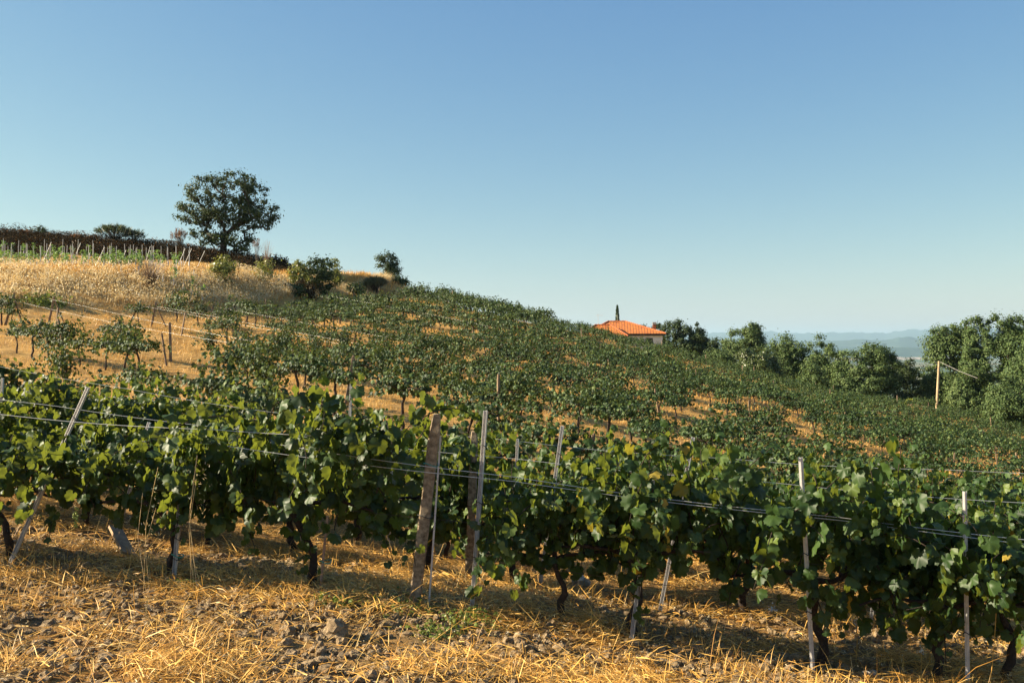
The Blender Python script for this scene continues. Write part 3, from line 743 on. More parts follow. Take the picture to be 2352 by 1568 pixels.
# tall oats on the bank
foot = np.array([(-46, 55), (-33, 63.5), (-24.6, 73), (-21, 84), (-18.2, 95), (-15, 106), (-13, 116)]); topl = np.array([(-52, 62), (-37, 71), (-27, 80), (-20, 97), (-15.4, 112), (-13, 120), (-12, 124)])
def bankpt(n, s0, s1, t0=0, t1=1):
    t = t0+(t1-t0)*rng.random(n); f = t*(len(foot)-1)
    ii = np.arange(len(foot)); a = np.stack([np.interp(f, ii, foot[:, 0]), np.interp(f, ii, foot[:, 1])], -1); b = np.stack([np.interp(f, ii, topl[:, 0]), np.interp(f, ii, topl[:, 1])], -1)
    s = s0+(s1-s0)*rng.random(n); return a+(b-a)*s[:, None], t, s
p, t, s = bankpt(52000, -.02, 1.2); k = rng.random(len(p)) < sst(fbm(p[:, 0]*.9, p[:, 1]*.9, 3, 23), .3, .55)*(1-.35*sst(t, .5, .8)); p = p[k]; n = len(p)
lst = [blades(p[:, 0], p[:, 1], H(p[:, 0], p[:, 1], True)-.03, rng.uniform(.4, 1.0, n)*np.clip(3.2*(fbm(p[:, 0]*.55, p[:, 1]*.55, 3, 61)-.2), .15, 1.5), rng.uniform(.008, .018, n), rng.normal(.2, 1.2, n), rng.uniform(.8, 1.5, n), rng.uniform(.0, .35, n), rng)]
o = link('tall_oat_grass', blades_mesh('tall_oat_grass', lst, [M['oat']])); tag(o, 'tall pale wild oats covering the bank above the track', 'grass', kind='stuff')
p, t, s = bankpt(26000, 0, 1.15, 0, .62); n = len(p)
hz = H(p[:, 0], p[:, 1], True)+rng.uniform(.5, .95, n)
V, F = place(*L_K, np.stack([p[:, 0]+.15, p[:, 1], hz], -1), rng.normal(0, 1, (n, 3)), rng.normal(0, .6, (n, 3))+np.array([.4, 0, .6]), rng.uniform(.05, .12, n))
o = link('oat_seed_heads', mesh_np('oat_seed_heads', [(V, F)], M['oat'])); tag(o, 'whitish oat seed heads over the bank grass', 'grass', kind='stuff')
n = 9000; x = rng.uniform(-24, -6, n); y = rng.uniform(98, 126, n)
lst = [blades(x, y, H(x, y, True)-.03, rng.uniform(.3, .8, n), rng.uniform(.012, .02, n), rng.random(n)*6.3, rng.uniform(.8, 1.5, n), rng.uniform(0, .3, n), rng)]
o = link('knoll_grass', blades_mesh('knoll_grass', lst, [M['straw']])); tag(o, 'dry grass on the knoll at the top end of the bank', 'grass', kind='stuff')
# golden ground grass of the terrace edge
p, t, s = bankpt(16000, 1.0, 1.7, 0, .6); n = len(p)
lst = [blades(p[:, 0], p[:, 1], H(p[:, 0], p[:, 1], True)-.03, rng.uniform(.3, .75, n), rng.uniform(.01, .018, n), rng.random(n)*6.3, rng.uniform(.8, 1.5, n), rng.uniform(0, .3, n), rng)]
o = link('terrace_grass', blades_mesh('terrace_grass', lst, [M['straw']])); tag(o, 'golden dry grass along the edge of the young vineyard', 'grass', kind='stuff')
# brush on the dark back bank
n = 70000; u = rng.uniform(-30, 700, n); s = rng.random(n); Yb = 101+s*7+u/700*3; x = (u-1176)/FD*Yb; z = H(x, Yb, True)
cl = fbm(x*.5, s*6, 3, 44); hh = .55*cl+.1
V, F = place(*L_K, np.stack([x, Yb, z+rng.random(n)**1.5*hh*(1.8+1.3*sst(s, .9, 1)*sst(fbm(x*.35, x*0, 3, 91), .35, .6))], -1), rng.normal(0, 1, (n, 3)), rng.normal(0, 1, (n, 3)), rng.uniform(.07, .16, n))
mi = (rng.random(n) < (.03+.75*sst(s, .9, 1.0)*sst(u, 60, 250))).astype(int)
o = link('bank_brush', mesh_np('bank_brush', [(V[:, :], F[mi == 0], 0), (V, F[mi == 1], 1)], [M['brown_brush'], M['rust_brush']])); tag(o, 'brown and rusty brush covering the steep bank below the skyline', 'brush', kind='stuff')

# clods
def ico():
    t = (1+5**.5)/2; V = np.array([(-1, t, 0), (1, t, 0), (-1, -t, 0), (1, -t, 0), (0, -1, t), (0, 1, t), (0, -1, -t), (0, 1, -t), (t, 0, -1), (t, 0, 1), (-t, 0, -1), (-t, 0, 1)])/math.hypot(1, t)
    F = np.array([(0, 11, 5), (0, 5, 1), (0, 1, 7), (0, 7, 10), (0, 10, 11), (1, 5, 9), (5, 11, 4), (11, 10, 2), (10, 7, 6), (7, 1, 8), (3, 9, 4), (3, 4, 2), (3, 2, 6), (3, 6, 8), (3, 8, 9), (4, 9, 5), (2, 4, 11), (6, 2, 10), (8, 6, 7), (9, 8, 1)])
    return V, F
def ico2():
    V, F = ico(); V = list(map(tuple, V)); cache = {}
    def mid(a, b):
        k = (min(a, b), max(a, b))
        if k not in cache:
            m = np.array(V[a])+np.array(V[b]); m /= np.linalg.norm(m); cache[k] = len(V); V.append(tuple(m))
        return cache[k]
    NF = []
    for a, b, c in F:
        x, y, z = mid(a, b), mid(b, c), mid(c, a); NF += [(a, x, z), (b, y, x), (c, z, y), (x, y, z)]
    return np.array(V), np.array(NF)
IV, IF = ico(); IV2, IF2 = ico2()
def clods(x, y, r, rng, IV=IV2, IF=IF2, sink=.25):
    n = len(x); k = len(IV); z = H(x, y, True)
    d = rng.uniform(.68, 1.25, (n, k, 1)); sc = rng.uniform(.7, 1.3, (n, 1, 3))*np.array([1, 1, .75])
    V = IV[None]*d*sc*r[:, None, None]+np.stack([x, y, z+r*sink], -1)[:, None]
    return V.reshape(-1, 3), (IF[None]+(np.arange(n)*k)[:, None, None]).reshape(-1, 3)
x, y = scatter(30000, 6.2, 12); band = np.exp(-((y-(8.2-.05*x))/.8)**2)*sst(-x, -2.5, 1.); k = rng.random(len(x)) < .12+.7*band+.75*(1-strawmask(x, y)); x, y = x[k], y[k]
r = .007+.05*rng.random(len(x))**7
o = link('soil_clods', mesh_np('soil_clods', [clods(x, y, r, rng)], M['clod'])); tag(o, 'grey brown broken soil clods scattered over the foreground', 'soil', kind='stuff')
def clump_clod(u, v, Y, r, label, mat='clod', nm='soil_clod', cat='clod', seed=0):
    rg = np.random.default_rng(seed); p = GP(u, Y)
    vv = IV2*(1+.0*IV2); V = []; Fs = []; 
    g = []
    for q in range(6 if nm == 'soil_clod' else 2):
        off = rg.normal(0, r*.45, 3)*np.array([1, .7, .3]); rr_ = r*rg.uniform(.5, .9)
        g.append((IV2*rr_*rg.uniform(.8, 1.2, (len(IV2), 1))+off+np.array([0, 0, r*.2]), IF2))
    tag(link(nm, mesh_np(nm, g, M[mat]), None, p), label, cat)
clump_clod(770, 1430, 8.2, .1, 'large lumpy grey soil clod right of centre-left, in front of the concrete post', seed=1)
clump_clod(690, 1440, 8.3, .06, 'smaller soil clod just left of the large lumpy one', seed=2)
clump_clod(530, 1360, 9.3, .09, 'dark mounded clod between the two left trunks', seed=3)
clump_clod(270, 1345, 9.4, .06, 'rounded clod below the leaning board', seed=4)
clump_clod(1380, 1500, 8.3, .06, 'pale clod at the bottom right of centre', seed=5)
clump_clod(765, 1300, 10.6, .06, 'pale stone in the straw behind the concrete post', 'stone', 'field_stone', 'stone', 6)
clump_clod(1345, 1275, 12.6, .12, 'grey flat stone between the trunks right of centre', 'stone', 'field_stone', 'stone', 7)
clump_clod(2000, 1480, 9.0, .07, 'long grey stone left of the thick dark trunk', 'stone', 'field_stone', 'stone', 8)
# board lying under the left vines
b = GP(285, 10.9); tag(link('wooden_board', mesh_np('wooden_board', [box(0, 0, 0, .16, .75, .03)], M['board']), None, b+Vector((-.06, .1, .16)), (.25, math.radians(22), math.radians(38))), 'weathered grey board lying askew in the straw under the left vines', 'board')

# weeds
def weed(u, Y, w, h, n, label, seed, mat='weed', nm='green_weed', size=.05):
    rg = np.random.default_rng(seed); p = GP(u, Y); x = rg.normal(0, w/2, n); yy = rg.normal(0, w/2.5, n)
    z = H(p.x+x, p.y+yy, True)-p.z
    g = blades(x, yy, z-.01, rg.uniform(.5, 1.1, n)*h, rg.uniform(.003, .006, n)*(1 if Y < 20 else 5), rg.random(n)*6.3, rg.uniform(.5, 1.5, n), rg.uniform(0, .5, n), rg)
    m = n; c = np.stack([rg.normal(0, w/2, m), rg.normal(0, w/2.5, m), rg.random(m)*h], -1); c[:, 2] += H(p.x+c[:, 0], p.y+c[:, 1], True)-p.z
    V, F = place(*L_Q, c, rg.normal(0, .6, (m, 3))+np.array([0, 0, 1]), rg.normal(0, 1, (m, 3)), rg.uniform(.5, 1.2, m)*size)
    me = mesh_np(nm, [g[0][:2]+(0,), (V, F, 0)], M[mat]); tag(link(nm, me, None, p), label, 'weed', kind='stuff')
weed(920, 9.2, .45, .1, 240, 'low green weeds in front of the foot of the brown concrete post', 1)
weed(1080, 8.9, .4, .1, 220, 'low green weeds right of the concrete post at the bottom', 2)
weed(770, 9.0, .22, .1, 130, 'small green weed tuft below the tied cane', 3)
weed(420, 9.6, .2, .08, 60, 'sparse green weed beside the dark leaning trunk', 4)
weed(1000, 8.5, .3, .08, 120, 'green weed patch low in the middle of the foreground', 5)
weed(100, 66, 1.5, .7, 420, 'bright green shrubby weed on the oat bank at the far left', 6, 'weed', 'green_weed', .2)
weed(1050, 66, .8, .5, 10, 'tiny weed tuft on the slope', 7, 'weed', 'green_weed', .2)
def flower(u, v, Y, label, stem=False):
    p = GP(u, Y); top = P(u+ (22 if stem else 2), v, Y); r = empty('wildflower', p); tag(r, label, 'flower')
    d = top-p; link('stem', mesh_np('stem', tubes_groups([tube([(0, 0, -.02), tuple(d*.5+Vector((.01, 0, 0))), tuple(d)], .003, 5)]), M['straw'], True), r)
    rg = np.random.default_rng(int(u)); n = 26; c = rg.normal(0, .018, (n, 3))+np.array(d); V, F = place(*L_Q, c, rg.normal(0, .5, (n, 3))+np.array([0, -.5, 1]), rg.normal(0, 1, (n, 3)), rg.uniform(.012, .022, n))
    link('flower_head', mesh_np('flower_head', [(V, F)], M['flower']), r)
flower(1772, 1398, 9.7, 'small white flower head in the straw left of the bright capped stake')
flower(2113, 1492, 9.0, 'small white flower near the ground right of the thick dark trunk')
flower(1965, 1428, 9.3, 'tiny white flower between the thick dark trunk and the last tall stake')
flower(2270, 1325, 8.4, 'tall dry flower stalk with a round pale head at the right edge', True)
# tall dry oat stalk in front of the left vines
rg = np.random.default_rng(77)
for (u, vt, lab) in [(330, 1130, 'dry wild oat stalk arching in front of the left vines'), (440, 1070, 'pale wild oat plume rising in front of the dark leaning trunk'), (2130, 1230, 'dry bent stalk left of the last tall stake')]:
    p = GP(u, 9.35); top = P(u+28, vt, 9.35)-p; r = empty('dry_oat_stalk', p); tag(r, lab, 'dry stalk')
    for q in range(3):
        tp = top+Vector(rg.normal(0, .09, 3)); L_ = [(.03*q, 0, -.03), tuple(tp*.55+Vector((-.05, 0, 0))), tuple(tp)]
        link('stalk', mesh_np('stalk', tubes_groups([tube(L_, .0028, 4)]), M['oat']), r)
    n = 46; tt = rg.uniform(.55, 1.02, n)[:, None]; c = np.array(top)*tt+rg.normal(0, .045, (n, 3))
    V, F = place(*T_h, c, rg.normal(0, 1, (n, 3)), rg.normal(0, .5, (n, 3))+np.array([.3, 0, -1]), rg.uniform(.014, .026, n))
    link('seed_head', mesh_np('seed_head', [(V, F)], M['oat']), r)['kind'] = 'stuff'
# grape clusters (parts of the vine they hang from are placed in the front row)
def grapes(u, v, Yf, n, label, s=.01):
    rg = np.random.default_rng(int(u)); p = P(u, v, Yf); g = []
    for k_ in range(n):
        t = rg.random(); a = rg.random()*6.3; rr_ = (.045*(1-t*.75))*rg.random()**.5
        g.append((IV*s*rg.uniform(.8, 1.15)+np.array([math.cos(a)*rr_, math.sin(a)*rr_, -t*.19]), IF))
    vine = min([o for o in C.objects if o.name.startswith('grapevine')], key=lambda o: (o.location-Vector((p.x, p.y, o.location.z))).length)
    o = link('grape_cluster', mesh_np('grape_cluster', g, M['berry'], True), vine)
    bpy.context.view_layer.update(); o.matrix_world = Matrix.Translation(p)
grapes(1490, 1240, 9.0, 90, ''); grapes(2245, 1370, 8.85, 80, ''); grapes(1370, 1190, 9.1, 40, '')
grapes(1905, 1225, 8.8, 60, ''); grapes(175, 1165, 9.75, 50, '')
# a few yellowed / extra single leaves at their places, as parts of their vines
def shoot(u0, v0, u1, v1, Yf, n, size, seed, mat='vine_leaf'):
    rg = np.random.default_rng(seed); a, b = np.array(P(u0, v0, Yf)), np.array(P(u1, v1, Yf)); t = np.sort(rg.random(n))[:, None]
    bend = np.array([0, 0, .08])*np.sin(t*3.14); c = a+(b-a)*t+bend+rg.normal(0, .05, (n, 3))
    gg = place_mix(L_HI, c, rg.normal(0, .5, (n, 3))+np.array([-.35, -.75, .4]), rg.normal(0, .5, (n, 3))+np.array([.1, 0, -.9]), rg.uniform(.7, 1.25, n)*size*(1-.4*t[:, 0]))
    vine = min([o for o in C.objects if o.name.startswith('grapevine')], key=lambda o: math.hypot(o.location.x-a[0], o.location.y-a[1]-.3))
    st = tube(np.array([a, (a+b)/2+np.array([0, 0, .08]), b]), [.006, .005, .003], 4)
    o = link('long_shoot', mesh_np('long_shoot', gg+tubes_groups([st], 1), [M[mat], M['bark']], True), vine); bpy.context.view_layer.update(); o.matrix_world = Matrix.Identity(4)
for q in [(700, 1130, 860, 950, 9.2, 34, .17), (640, 1190, 760, 1000, 9.2, 26, .16), (60, 1130, 190, 1050, 9.7, 16, .15), (1640, 1180, 1780, 1020, 8.9, 30, .17), (1440, 1130, 1530, 1000, 9.0, 26, .15),
          (1900, 1120, 1990, 1080, 8.7, 18, .16), (1790, 1190, 1960, 1150, 8.6, 20, .19), (2080, 1400, 2190, 1420, 8.6, 10, .15), (1300, 1300, 1220, 1330, 9.6, 9, .13), (1700, 1290, 1670, 1400, 9.0, 12, .14),
          (2010, 1290, 2070, 1440, 8.8, 12, .14), (2250, 1200, 2230, 1400, 8.7, 22, .14), (1500, 1120, 1480, 1330, 8.9, 34, .16), (860, 1210, 905, 1290, 9.6, 12, .13), (940, 1255, 955, 1300, 9.1, 4, .13), (560, 1220, 590, 1270, 9.5, 10, .13), (1490, 1190, 1462, 1420, 8.95, 34, .13), (690, 1225, 700, 1320, 9.5, 16, .12), (1840, 1320, 1905, 1450, 8.7, 18, .14), (2165, 1410, 2172, 1530, 8.55, 16, .12), (1990, 1290, 1925, 1400, 8.8, 16, .14), (2260, 1300, 2250, 1440, 8.5, 18, .12), (130, 1180, 110, 1250, 9.8, 9, .12), (420, 1180, 400, 1240, 9.7, 10, .12), (1350, 1230, 1330, 1330, 9.4, 12, .12)]:
    shoot(*q, seed=int(q[0]))

# ------------------------------------------------------------------ trees
def skeleton(rng, targets, base, fork, r0, nseg=4, wig=.06):
    """connect every target to the nearest earlier node; radii follow the number of twigs carried"""
    nodes = [np.array(base, float)]; par = [-1]
    m = 4
    for k in range(1, m+1):
        nodes.append(np.array(base)+(np.array(fork)-np.array(base))*k/m+rng.normal(0, wig*.5, 3)*(k < m)); par.append(len(nodes)-2)
    ends = []; order = np.argsort(np.linalg.norm(targets-np.array(fork), axis=1))
    for t in targets[order]:
        N = np.array(nodes[m:]); d = np.linalg.norm(N-t, axis=1)+.25*np.linalg.norm(N-np.array(fork), axis=1)*.6+np.maximum(0, N[:, 2]-t[2])*.8
        j = int(np.argmin(d))+m; a = nodes[j]; L = np.linalg.norm(t-a); ns = max(2, int(L/(.9)))
        mid = (a+t)/2+np.array([0, 0, -.12*L])
        pj = j
        for q in range(1, ns+1):
            s = q/ns; pt = (1-s)**2*a+2*s*(1-s)*mid+s*s*t+rng.normal(0, wig, 3)*(q < ns); nodes.append(pt); par.append(pj); pj = len(nodes)-1
        ends.append(pj)
    cntn = np.zeros(len(nodes))
    for e in ends:
        k = e
        while k >= 0: cntn[k] += 1; k = par[k]
    rad = r0*(cntn/len(ends))**.45; rad = np.maximum(rad, r0*.05)
    nodes = np.array(nodes); T = []
    # chains
    kids = {}
    for k, p_ in enumerate(par): kids.setdefault(p_, []).append(k)
    def start(a, b):
        ch = [a, b]
        while True:
            ks = kids.get(ch[-1], [])
            if not ks: break
            ks = sorted(ks, key=lambda q: -cntn[q]); ch.append(ks[0])
        return ch
    done = set()
    for a in range(len(nodes)):
        for b in kids.get(a, []):
            if b in done: continue
            ch = start(a, b); done.update(ch[1:])
            rr_ = rad[ch].copy(); rr_[0] = min(rr_[0], rr_[1]*1.2)
            if a == 0: rr_[0] = r0*1.25
            T.append(tube(nodes[ch], rr_, 6))
    return T, nodes
def crown_targets(rng, n, lobes, hollow=.45):
    """points in a union of ellipsoid lobes (cx,cy,cz,rx,ry,rz), weighted to the outside"""
    out = []; vol = np.array([l[3]*l[4]*l[5] for l in lobes])**.7; vol /= vol.sum()
    while len(out) < n:
        l = lobes[rng.choice(len(lobes), p=vol)]; d = nrm(rng.normal(0, 1, 3)); r = hollow+(1-hollow)*rng.random()**.5
        if rng.random() < .1: r *= 1.17
        out.append(np.array(l[:3])+d*r*np.array(l[3:6]))
    return np.array(out)
def tree(name, loc, lobes, n, per, spread, leaf, mat, r0, fork, label, cat='tree', group=None, seed=0, bark='tree_bark', tm=L_K, hollow=.45, flat=.75):
    rng = np.random.default_rng(seed); T_ = crown_targets(rng, n, lobes, hollow)
    tubes, nodes = skeleton(rng, T_, (0, 0, -.4), fork, r0)
    m = n*per; c = np.repeat(T_, per, 0)+rng.normal(0, 1, (m, 3))*spread*np.array([1, 1, flat])*np.repeat(rng.uniform(.5, 1.45, (n, 1)), per, 0)
    out = nrm(c-np.repeat(T_, per, 0))
    nor = out*1.1+nrm(T_-T_.mean(0))[np.repeat(np.arange(n), per)]*.5+rng.normal(0, .45, (m, 3))+np.array([0, 0, .3])
    V, F = place(*tm, c, nor, rng.normal(0, 1, (m, 3)), rng.uniform(.55, 1.3, m)*leaf)
    r = empty(name, loc); tag(r, label, cat, group)
    link('trunk', mesh_np('trunk', tubes_groups(tubes), M[bark], True), r); link('crown', mesh_np('crown', [(V, F)], M[mat]), r)
    return r
# lone oak on the skyline. picture units at depth 109 -> m
def lob(u, v, w, h, u0, Y, z0, dy=0, dd=None):     # lobe centred at picture (u,v), half sizes w,h in picture units, relative to the tree foot
    k = Y/FD; return ((u-u0)*k, dy, (790-v)*k-z0, w*k, (dd or w)*k*.9, h*k)
Y = 109; u0 = 512; g = GP(u0, Y)
L_ = [lob(535, 430, 50, 40, u0, Y, g.z), lob(468, 438, 42, 32, u0, Y, g.z, -1), lob(582, 445, 42, 32, u0, Y, g.z, .6), lob(450, 490, 48, 24, u0, Y, g.z), lob(600, 488, 42, 26, u0, Y, g.z), lob(525, 480, 60, 40, u0, Y, g.z), lob(468, 545, 34, 18, u0, Y, g.z), lob(555, 556, 34, 24, u0, Y, g.z, -.5), lob(500, 555, 30, 18, u0, Y, g.z, -1), lob(595, 510, 38, 20, u0, Y, g.z), lob(510, 510, 56, 36, u0, Y, g.z)]
tree('oak_tree', g, L_, 340, 55, .3, .2, 'oak_leaf', .4, (0.1, 0, 1.7), 'large lone oak with a broad round crown on the skyline', 'oak tree', None, 5)
# small tree at the crest
Y = 116; u0 = 893; g = GP(u0, Y)
L_ = [lob(890, 600, 24, 18, u0, Y, g.z), lob(900, 622, 20, 14, u0, Y, g.z), lob(900, 645, 15, 10, u0, Y, g.z)]
tree('small_tree', g, L_, 70, 60, .26, .18, 'oak_leaf', .14, (0, 0, 1.6), 'small round tree at the right end of the bank, above the vineyard crest', 'tree', None, 6)
# bushes
def bush(nm, u, v, w, h, Y, n, per, mat, label, seed, leaf=.2, spread=.28, cat='bush', zz=.4):
    g = GP(u, Y); k = Y/FD; cz = (790-v)*k-g.z; 
    tp = max(.9, (790-(v-h))*k-g.z); cz = tp*.52; h = tp*.48/k
    lobes = [((0), 0, cz, w*k, w*k*.8, h*k), (-w*k*.5, .2, cz-h*k*.3, w*k*.6, w*k*.5, h*k*.6), (w*k*.5, -.2, cz-h*k*.25, w*k*.55, w*k*.5, h*k*.6)]
    tree(nm, g, lobes, n, per, spread, leaf, mat, .07, (0, 0, min(.5, cz*.5)), label, cat, None, seed, 'tree_bark', L_K, .3)
bush('dark_bush', 728, 616, 42, 30, 96, 70, 60, 'oak_leaf', 'dense dark green bush on the bank, right of the yellowish one', 11)
bush('yellow_bush', 686, 625, 20, 30, 94, 34, 42, 'yellow_leaf', 'yellow green bush on the bank left of the dense dark one', 12)
bush('yellow_bush', 770, 612, 18, 18, 100, 26, 44, 'yellow_leaf', 'small olive bush at the right shoulder of the dense dark one', 13)
bush('yellow_bush', 512, 622, 30, 42, 84, 46, 44, 'yellow_leaf', 'tall yellow green bush standing under the lone oak', 14, .17, .24)
bush('green_bush', 605, 622, 22, 24, 90, 34, 40, 'yellow_leaf', 'green bush halfway along the bank below the bare saplings', 15, .17)
bush('low_bush', 660, 668, 36, 12, 90, 30, 40, 'oak_leaf', 'low dark bush on the shaded part of the bank', 16)
bush('low_bush', 815, 662, 24, 12, 103, 24, 40, 'oak_leaf', 'low dark bush at the foot of the bank below the crest tree', 17)
bush('low_bush', 915, 676, 20, 9, 114, 22, 50, 'oak_leaf', 'low dark bush where the bank meets the vineyard crest', 82)
bush('low_bush', 700, 655, 30, 12, 92, 26, 44, 'brown_brush', 'brown scrub at the foot of the dense dark bush', 83)
bush('small_bush', 93, 530, 20, 8, 108, 16, 34, 'oak_leaf', 'small dark bush on the skyline at the far left', 18, .16, .2)
bush('brown_bush', 630, 606, 26, 16, 109, 34, 40, 'brown_brush', 'brown dry bush on the skyline right of the lone oak', 19)
bush('low_bush', 430, 690, 30, 10, 76, 22, 34, 'weed', 'low green bush at the foot of the oat bank', 20, .16)
def broom(nm, u, vtop, w, Y, n, mat, label, seed, spread=.9, cat='shrub', thick=.02, leafy=0, foot=None):
    rg = np.random.default_rng(seed); g = GP(u, Y); k = Y/FD; h = (790-vtop)*k-g.z; W_ = w*k
    T = []; tips = []
    for q in range(n):
        a = rg.random()*6.3; rr_ = W_*rg.random()**.6; tip = np.array([math.cos(a)*rr_, math.sin(a)*rr_*.8, h*(.62+.38*math.sqrt(max(0, 1-(rr_/W_)**2)))*rg.uniform(.82, 1.03)])
        mid = tip*np.array([.45, .45, .55])+rg.normal(0, .06, 3); T.append(tube([(0+rg.normal(0, .08), rg.normal(0, .08), -.2), mid, tip], [thick*1.3, thick*.8, thick*.3], 3, False)); tips.append(tip)
    r = empty(nm, g); tag(r, label, cat); link('stems', mesh_np('stems', [(V, F, 0) for V, F in T], M['twig' if not leafy else 'tree_bark']), r)
    if leafy:
        tips = np.array(tips); m = n*leafy; c = np.repeat(tips, leafy, 0)*rg.uniform(.78, 1.02, (m, 1))+rg.normal(0, .07, (m, 3))
        TT = (np.array([(0, 1, 0), (-.1, 0, 0), (0, -1, 0), (.1, 0, 0)]), np.array([[0, 1, 2, 3]]))
        V, F = place(*TT, c, rg.normal(0, 1, (m, 3)), np.repeat(nrm(tips), leafy, 0)+rg.normal(0, .22, (m, 3)), rg.uniform(.12, .3, m)); link('foliage', mesh_np('foliage', [(V, F)], M[mat]), r)
broom('broom_shrub', 262, 516, 44, 108, 110, 'broom_stem', 'umbrella shaped broom shrub on the skyline, the larger one', 31, leafy=26)
broom('broom_shrub', 308, 528, 28, 108, 60, 'broom_stem', 'smaller broom shrub touching the right side of the larger one', 32, leafy=20)
broom('broom_shrub', 862, 636, 30, 108, 130, 'broom_stem', 'green broom shrub draping over the top end of the bank', 33, leafy=34)
broom('bare_shrub', 345, 590, 44, 76, 90, 'twig', 'bare brown twiggy shrub spreading over the oat bank', 34, thick=.016)
broom('bare_sapling', 612, 548, 20, 105, 40, 'twig', 'bare grey sapling on the skyline right of the lone oak', 35, thick=.014)
broom('bare_sapling', 590, 540, 12, 104, 24, 'rust_brush', 'bare sapling with a few rusty leaves beside the lone oak', 36, thick=.014, leafy=3)
broom('dry_sapling', 413, 525, 22, 108, 46, 'rust_brush', 'small dry sapling with brown leaves left of the lone oak', 37, thick=.02, leafy=9)
for (u, v, w, s) in [(175, 541, 14, 41), (205, 546, 16, 42), (60, 532, 12, 45)]:
    broom('dry_tuft', u, v, w, 107.5, 60, 'rust_brush', {41: 'small rusty dry tuft on the skyline between the dark bush and the broom', 42: 'second rusty dry tuft just left of the broom shrub', 45: 'dry tuft on the skyline near the left edge'}[s], s, cat='dry tuft', thick=.012, leafy=8)

# trees on the right, beyond the vineyard
def rtree(nm, u, vtop, w, Y, n, per, mat, label, seed, vbot=None, leaf=.24, extra=()):
    k = Y/FD; x = (u-1176)*k; g = Vector((x, Y, gz(x, Y))); vbot = vbot or 790-g.z/k-10
    hh = (vbot-vtop)/2; vc = (vbot+vtop)/2; rg = np.random.default_rng(seed); lobes = []
    lobes.append((0, 0, (790-vc)*k-g.z, w*k*.86, w*k*.7, hh*k*.9)); lobes.append((0, -.3*w*k, (790-vc)*k-g.z-hh*k*.45, w*k*.9, w*k*.6, hh*k*.55))
    for q in range(15):
        a = rg.random()*6.3; rz = rg.uniform(-.75, .72); rr_ = math.sqrt(max(.05, 1-rz*rz))*.66
        s = rg.uniform(.3, .46); lobes.append((math.cos(a)*rr_*w*k, math.sin(a)*rr_*w*k*.8, (790-vc)*k-g.z+rz*hh*k*.8, w*k*s, w*k*s, hh*k*s*.85))
    for e in extra: lobes.append(lob(*e[:4], u, Y, g.z))
    lobes = [(a, b, max(c, f*.9), d, e, f) for a, b, c, d, e, f in lobes]
    return tree(nm, g, lobes, n, per, .36, leaf, mat, .3*(w*k/5), (0, 0, max(1., (790-vbot)*k-g.z+.8)), label, 'tree', 'trees beyond the vineyard', seed, hollow=.55)
rtree('broadleaf_tree', 1575, 729, 62, 168, 251, 121, 'oak_leaf', 'dark tree right behind the orange roofed house', 51, 850, 0.256)
rtree('broadleaf_tree', 1482, 732, 46, 176, 162, 108, 'oak_leaf', 'dark tree peeping over the roof ridge of the house', 52, 830, 0.256)
rtree('broadleaf_tree', 1706, 733, 52, 152, 222, 121, 'tree_leaf', 'rounded tree standing alone in the gap right of the house', 53, 880, 0.240)
rtree('broadleaf_tree', 1650, 763, 26, 158, 82, 108, 'oak_leaf', 'small dark tree between the house tree and the rounded one', 54, 860, 0.240)
rtree('broadleaf_tree', 1806, 763, 66, 134, 297, 135, 'tree_leaf', 'olive green tree just right of the dark conifer, below the mountains', 55, 930, 0.216)
rtree('broadleaf_tree', 1898, 774, 56, 130, 222, 135, 'tree_leaf', 'middle one of the olive green trees under the mountain ridge', 56, 950, 0.216)
rtree('broadleaf_tree', 1985, 779, 78, 126, 356, 135, 'tree_leaf', 'broad olive green tree left of the dark hollow', 57, 970, 0.216)
rtree('broadleaf_tree', 2092, 823, 56, 133, 192, 121, 'oak_leaf', 'low dark tree in the hollow left of the utility pole', 58, 980, 0.216)
rtree('broadleaf_tree', 2186, 726, 70, 126, 341, 141, 'tree_leaf', 'tall tree directly behind the utility pole', 59, 985, 0.216)
rtree('broadleaf_tree', 2285, 709, 84, 120, 445, 148, 'tree_leaf', 'tallest spreading tree at the right edge', 60, 1000, 0.216)
rtree('broadleaf_tree', 2375, 713, 74, 114, 341, 141, 'tree_leaf', 'tall tree cut by the right edge of the picture', 61, 1010, 0.216)
rtree('broadleaf_tree', 2325, 871, 56, 106, 237, 128, 'tree_leaf', 'low bushy tree at the lower right in front of the tallest one', 62, 1030, 0.200)
rtree('broadleaf_tree', 2225, 859, 56, 117, 222, 128, 'tree_leaf', 'bushy low tree at the foot of the tallest one', 63, 1000, 0.200)
rtree('conifer_tree', 1740, 791, 50, 125, 207, 121, 'conifer_leaf', 'dark rounded conifer at the edge of the vineyard below the lone rounded tree', 64, 910, 0.192)
rtree('shrub_tree', 1862, 836, 36, 121, 103, 108, 'tree_leaf', 'low shrub at the vineyard edge under the olive green trees', 65, 940, 0.192)
rtree('shrub_tree', 1650, 803, 40, 128, 103, 108, 'tree_leaf', 'low shrub at the vineyard crest below the rounded tree', 66, 880, 0.192)
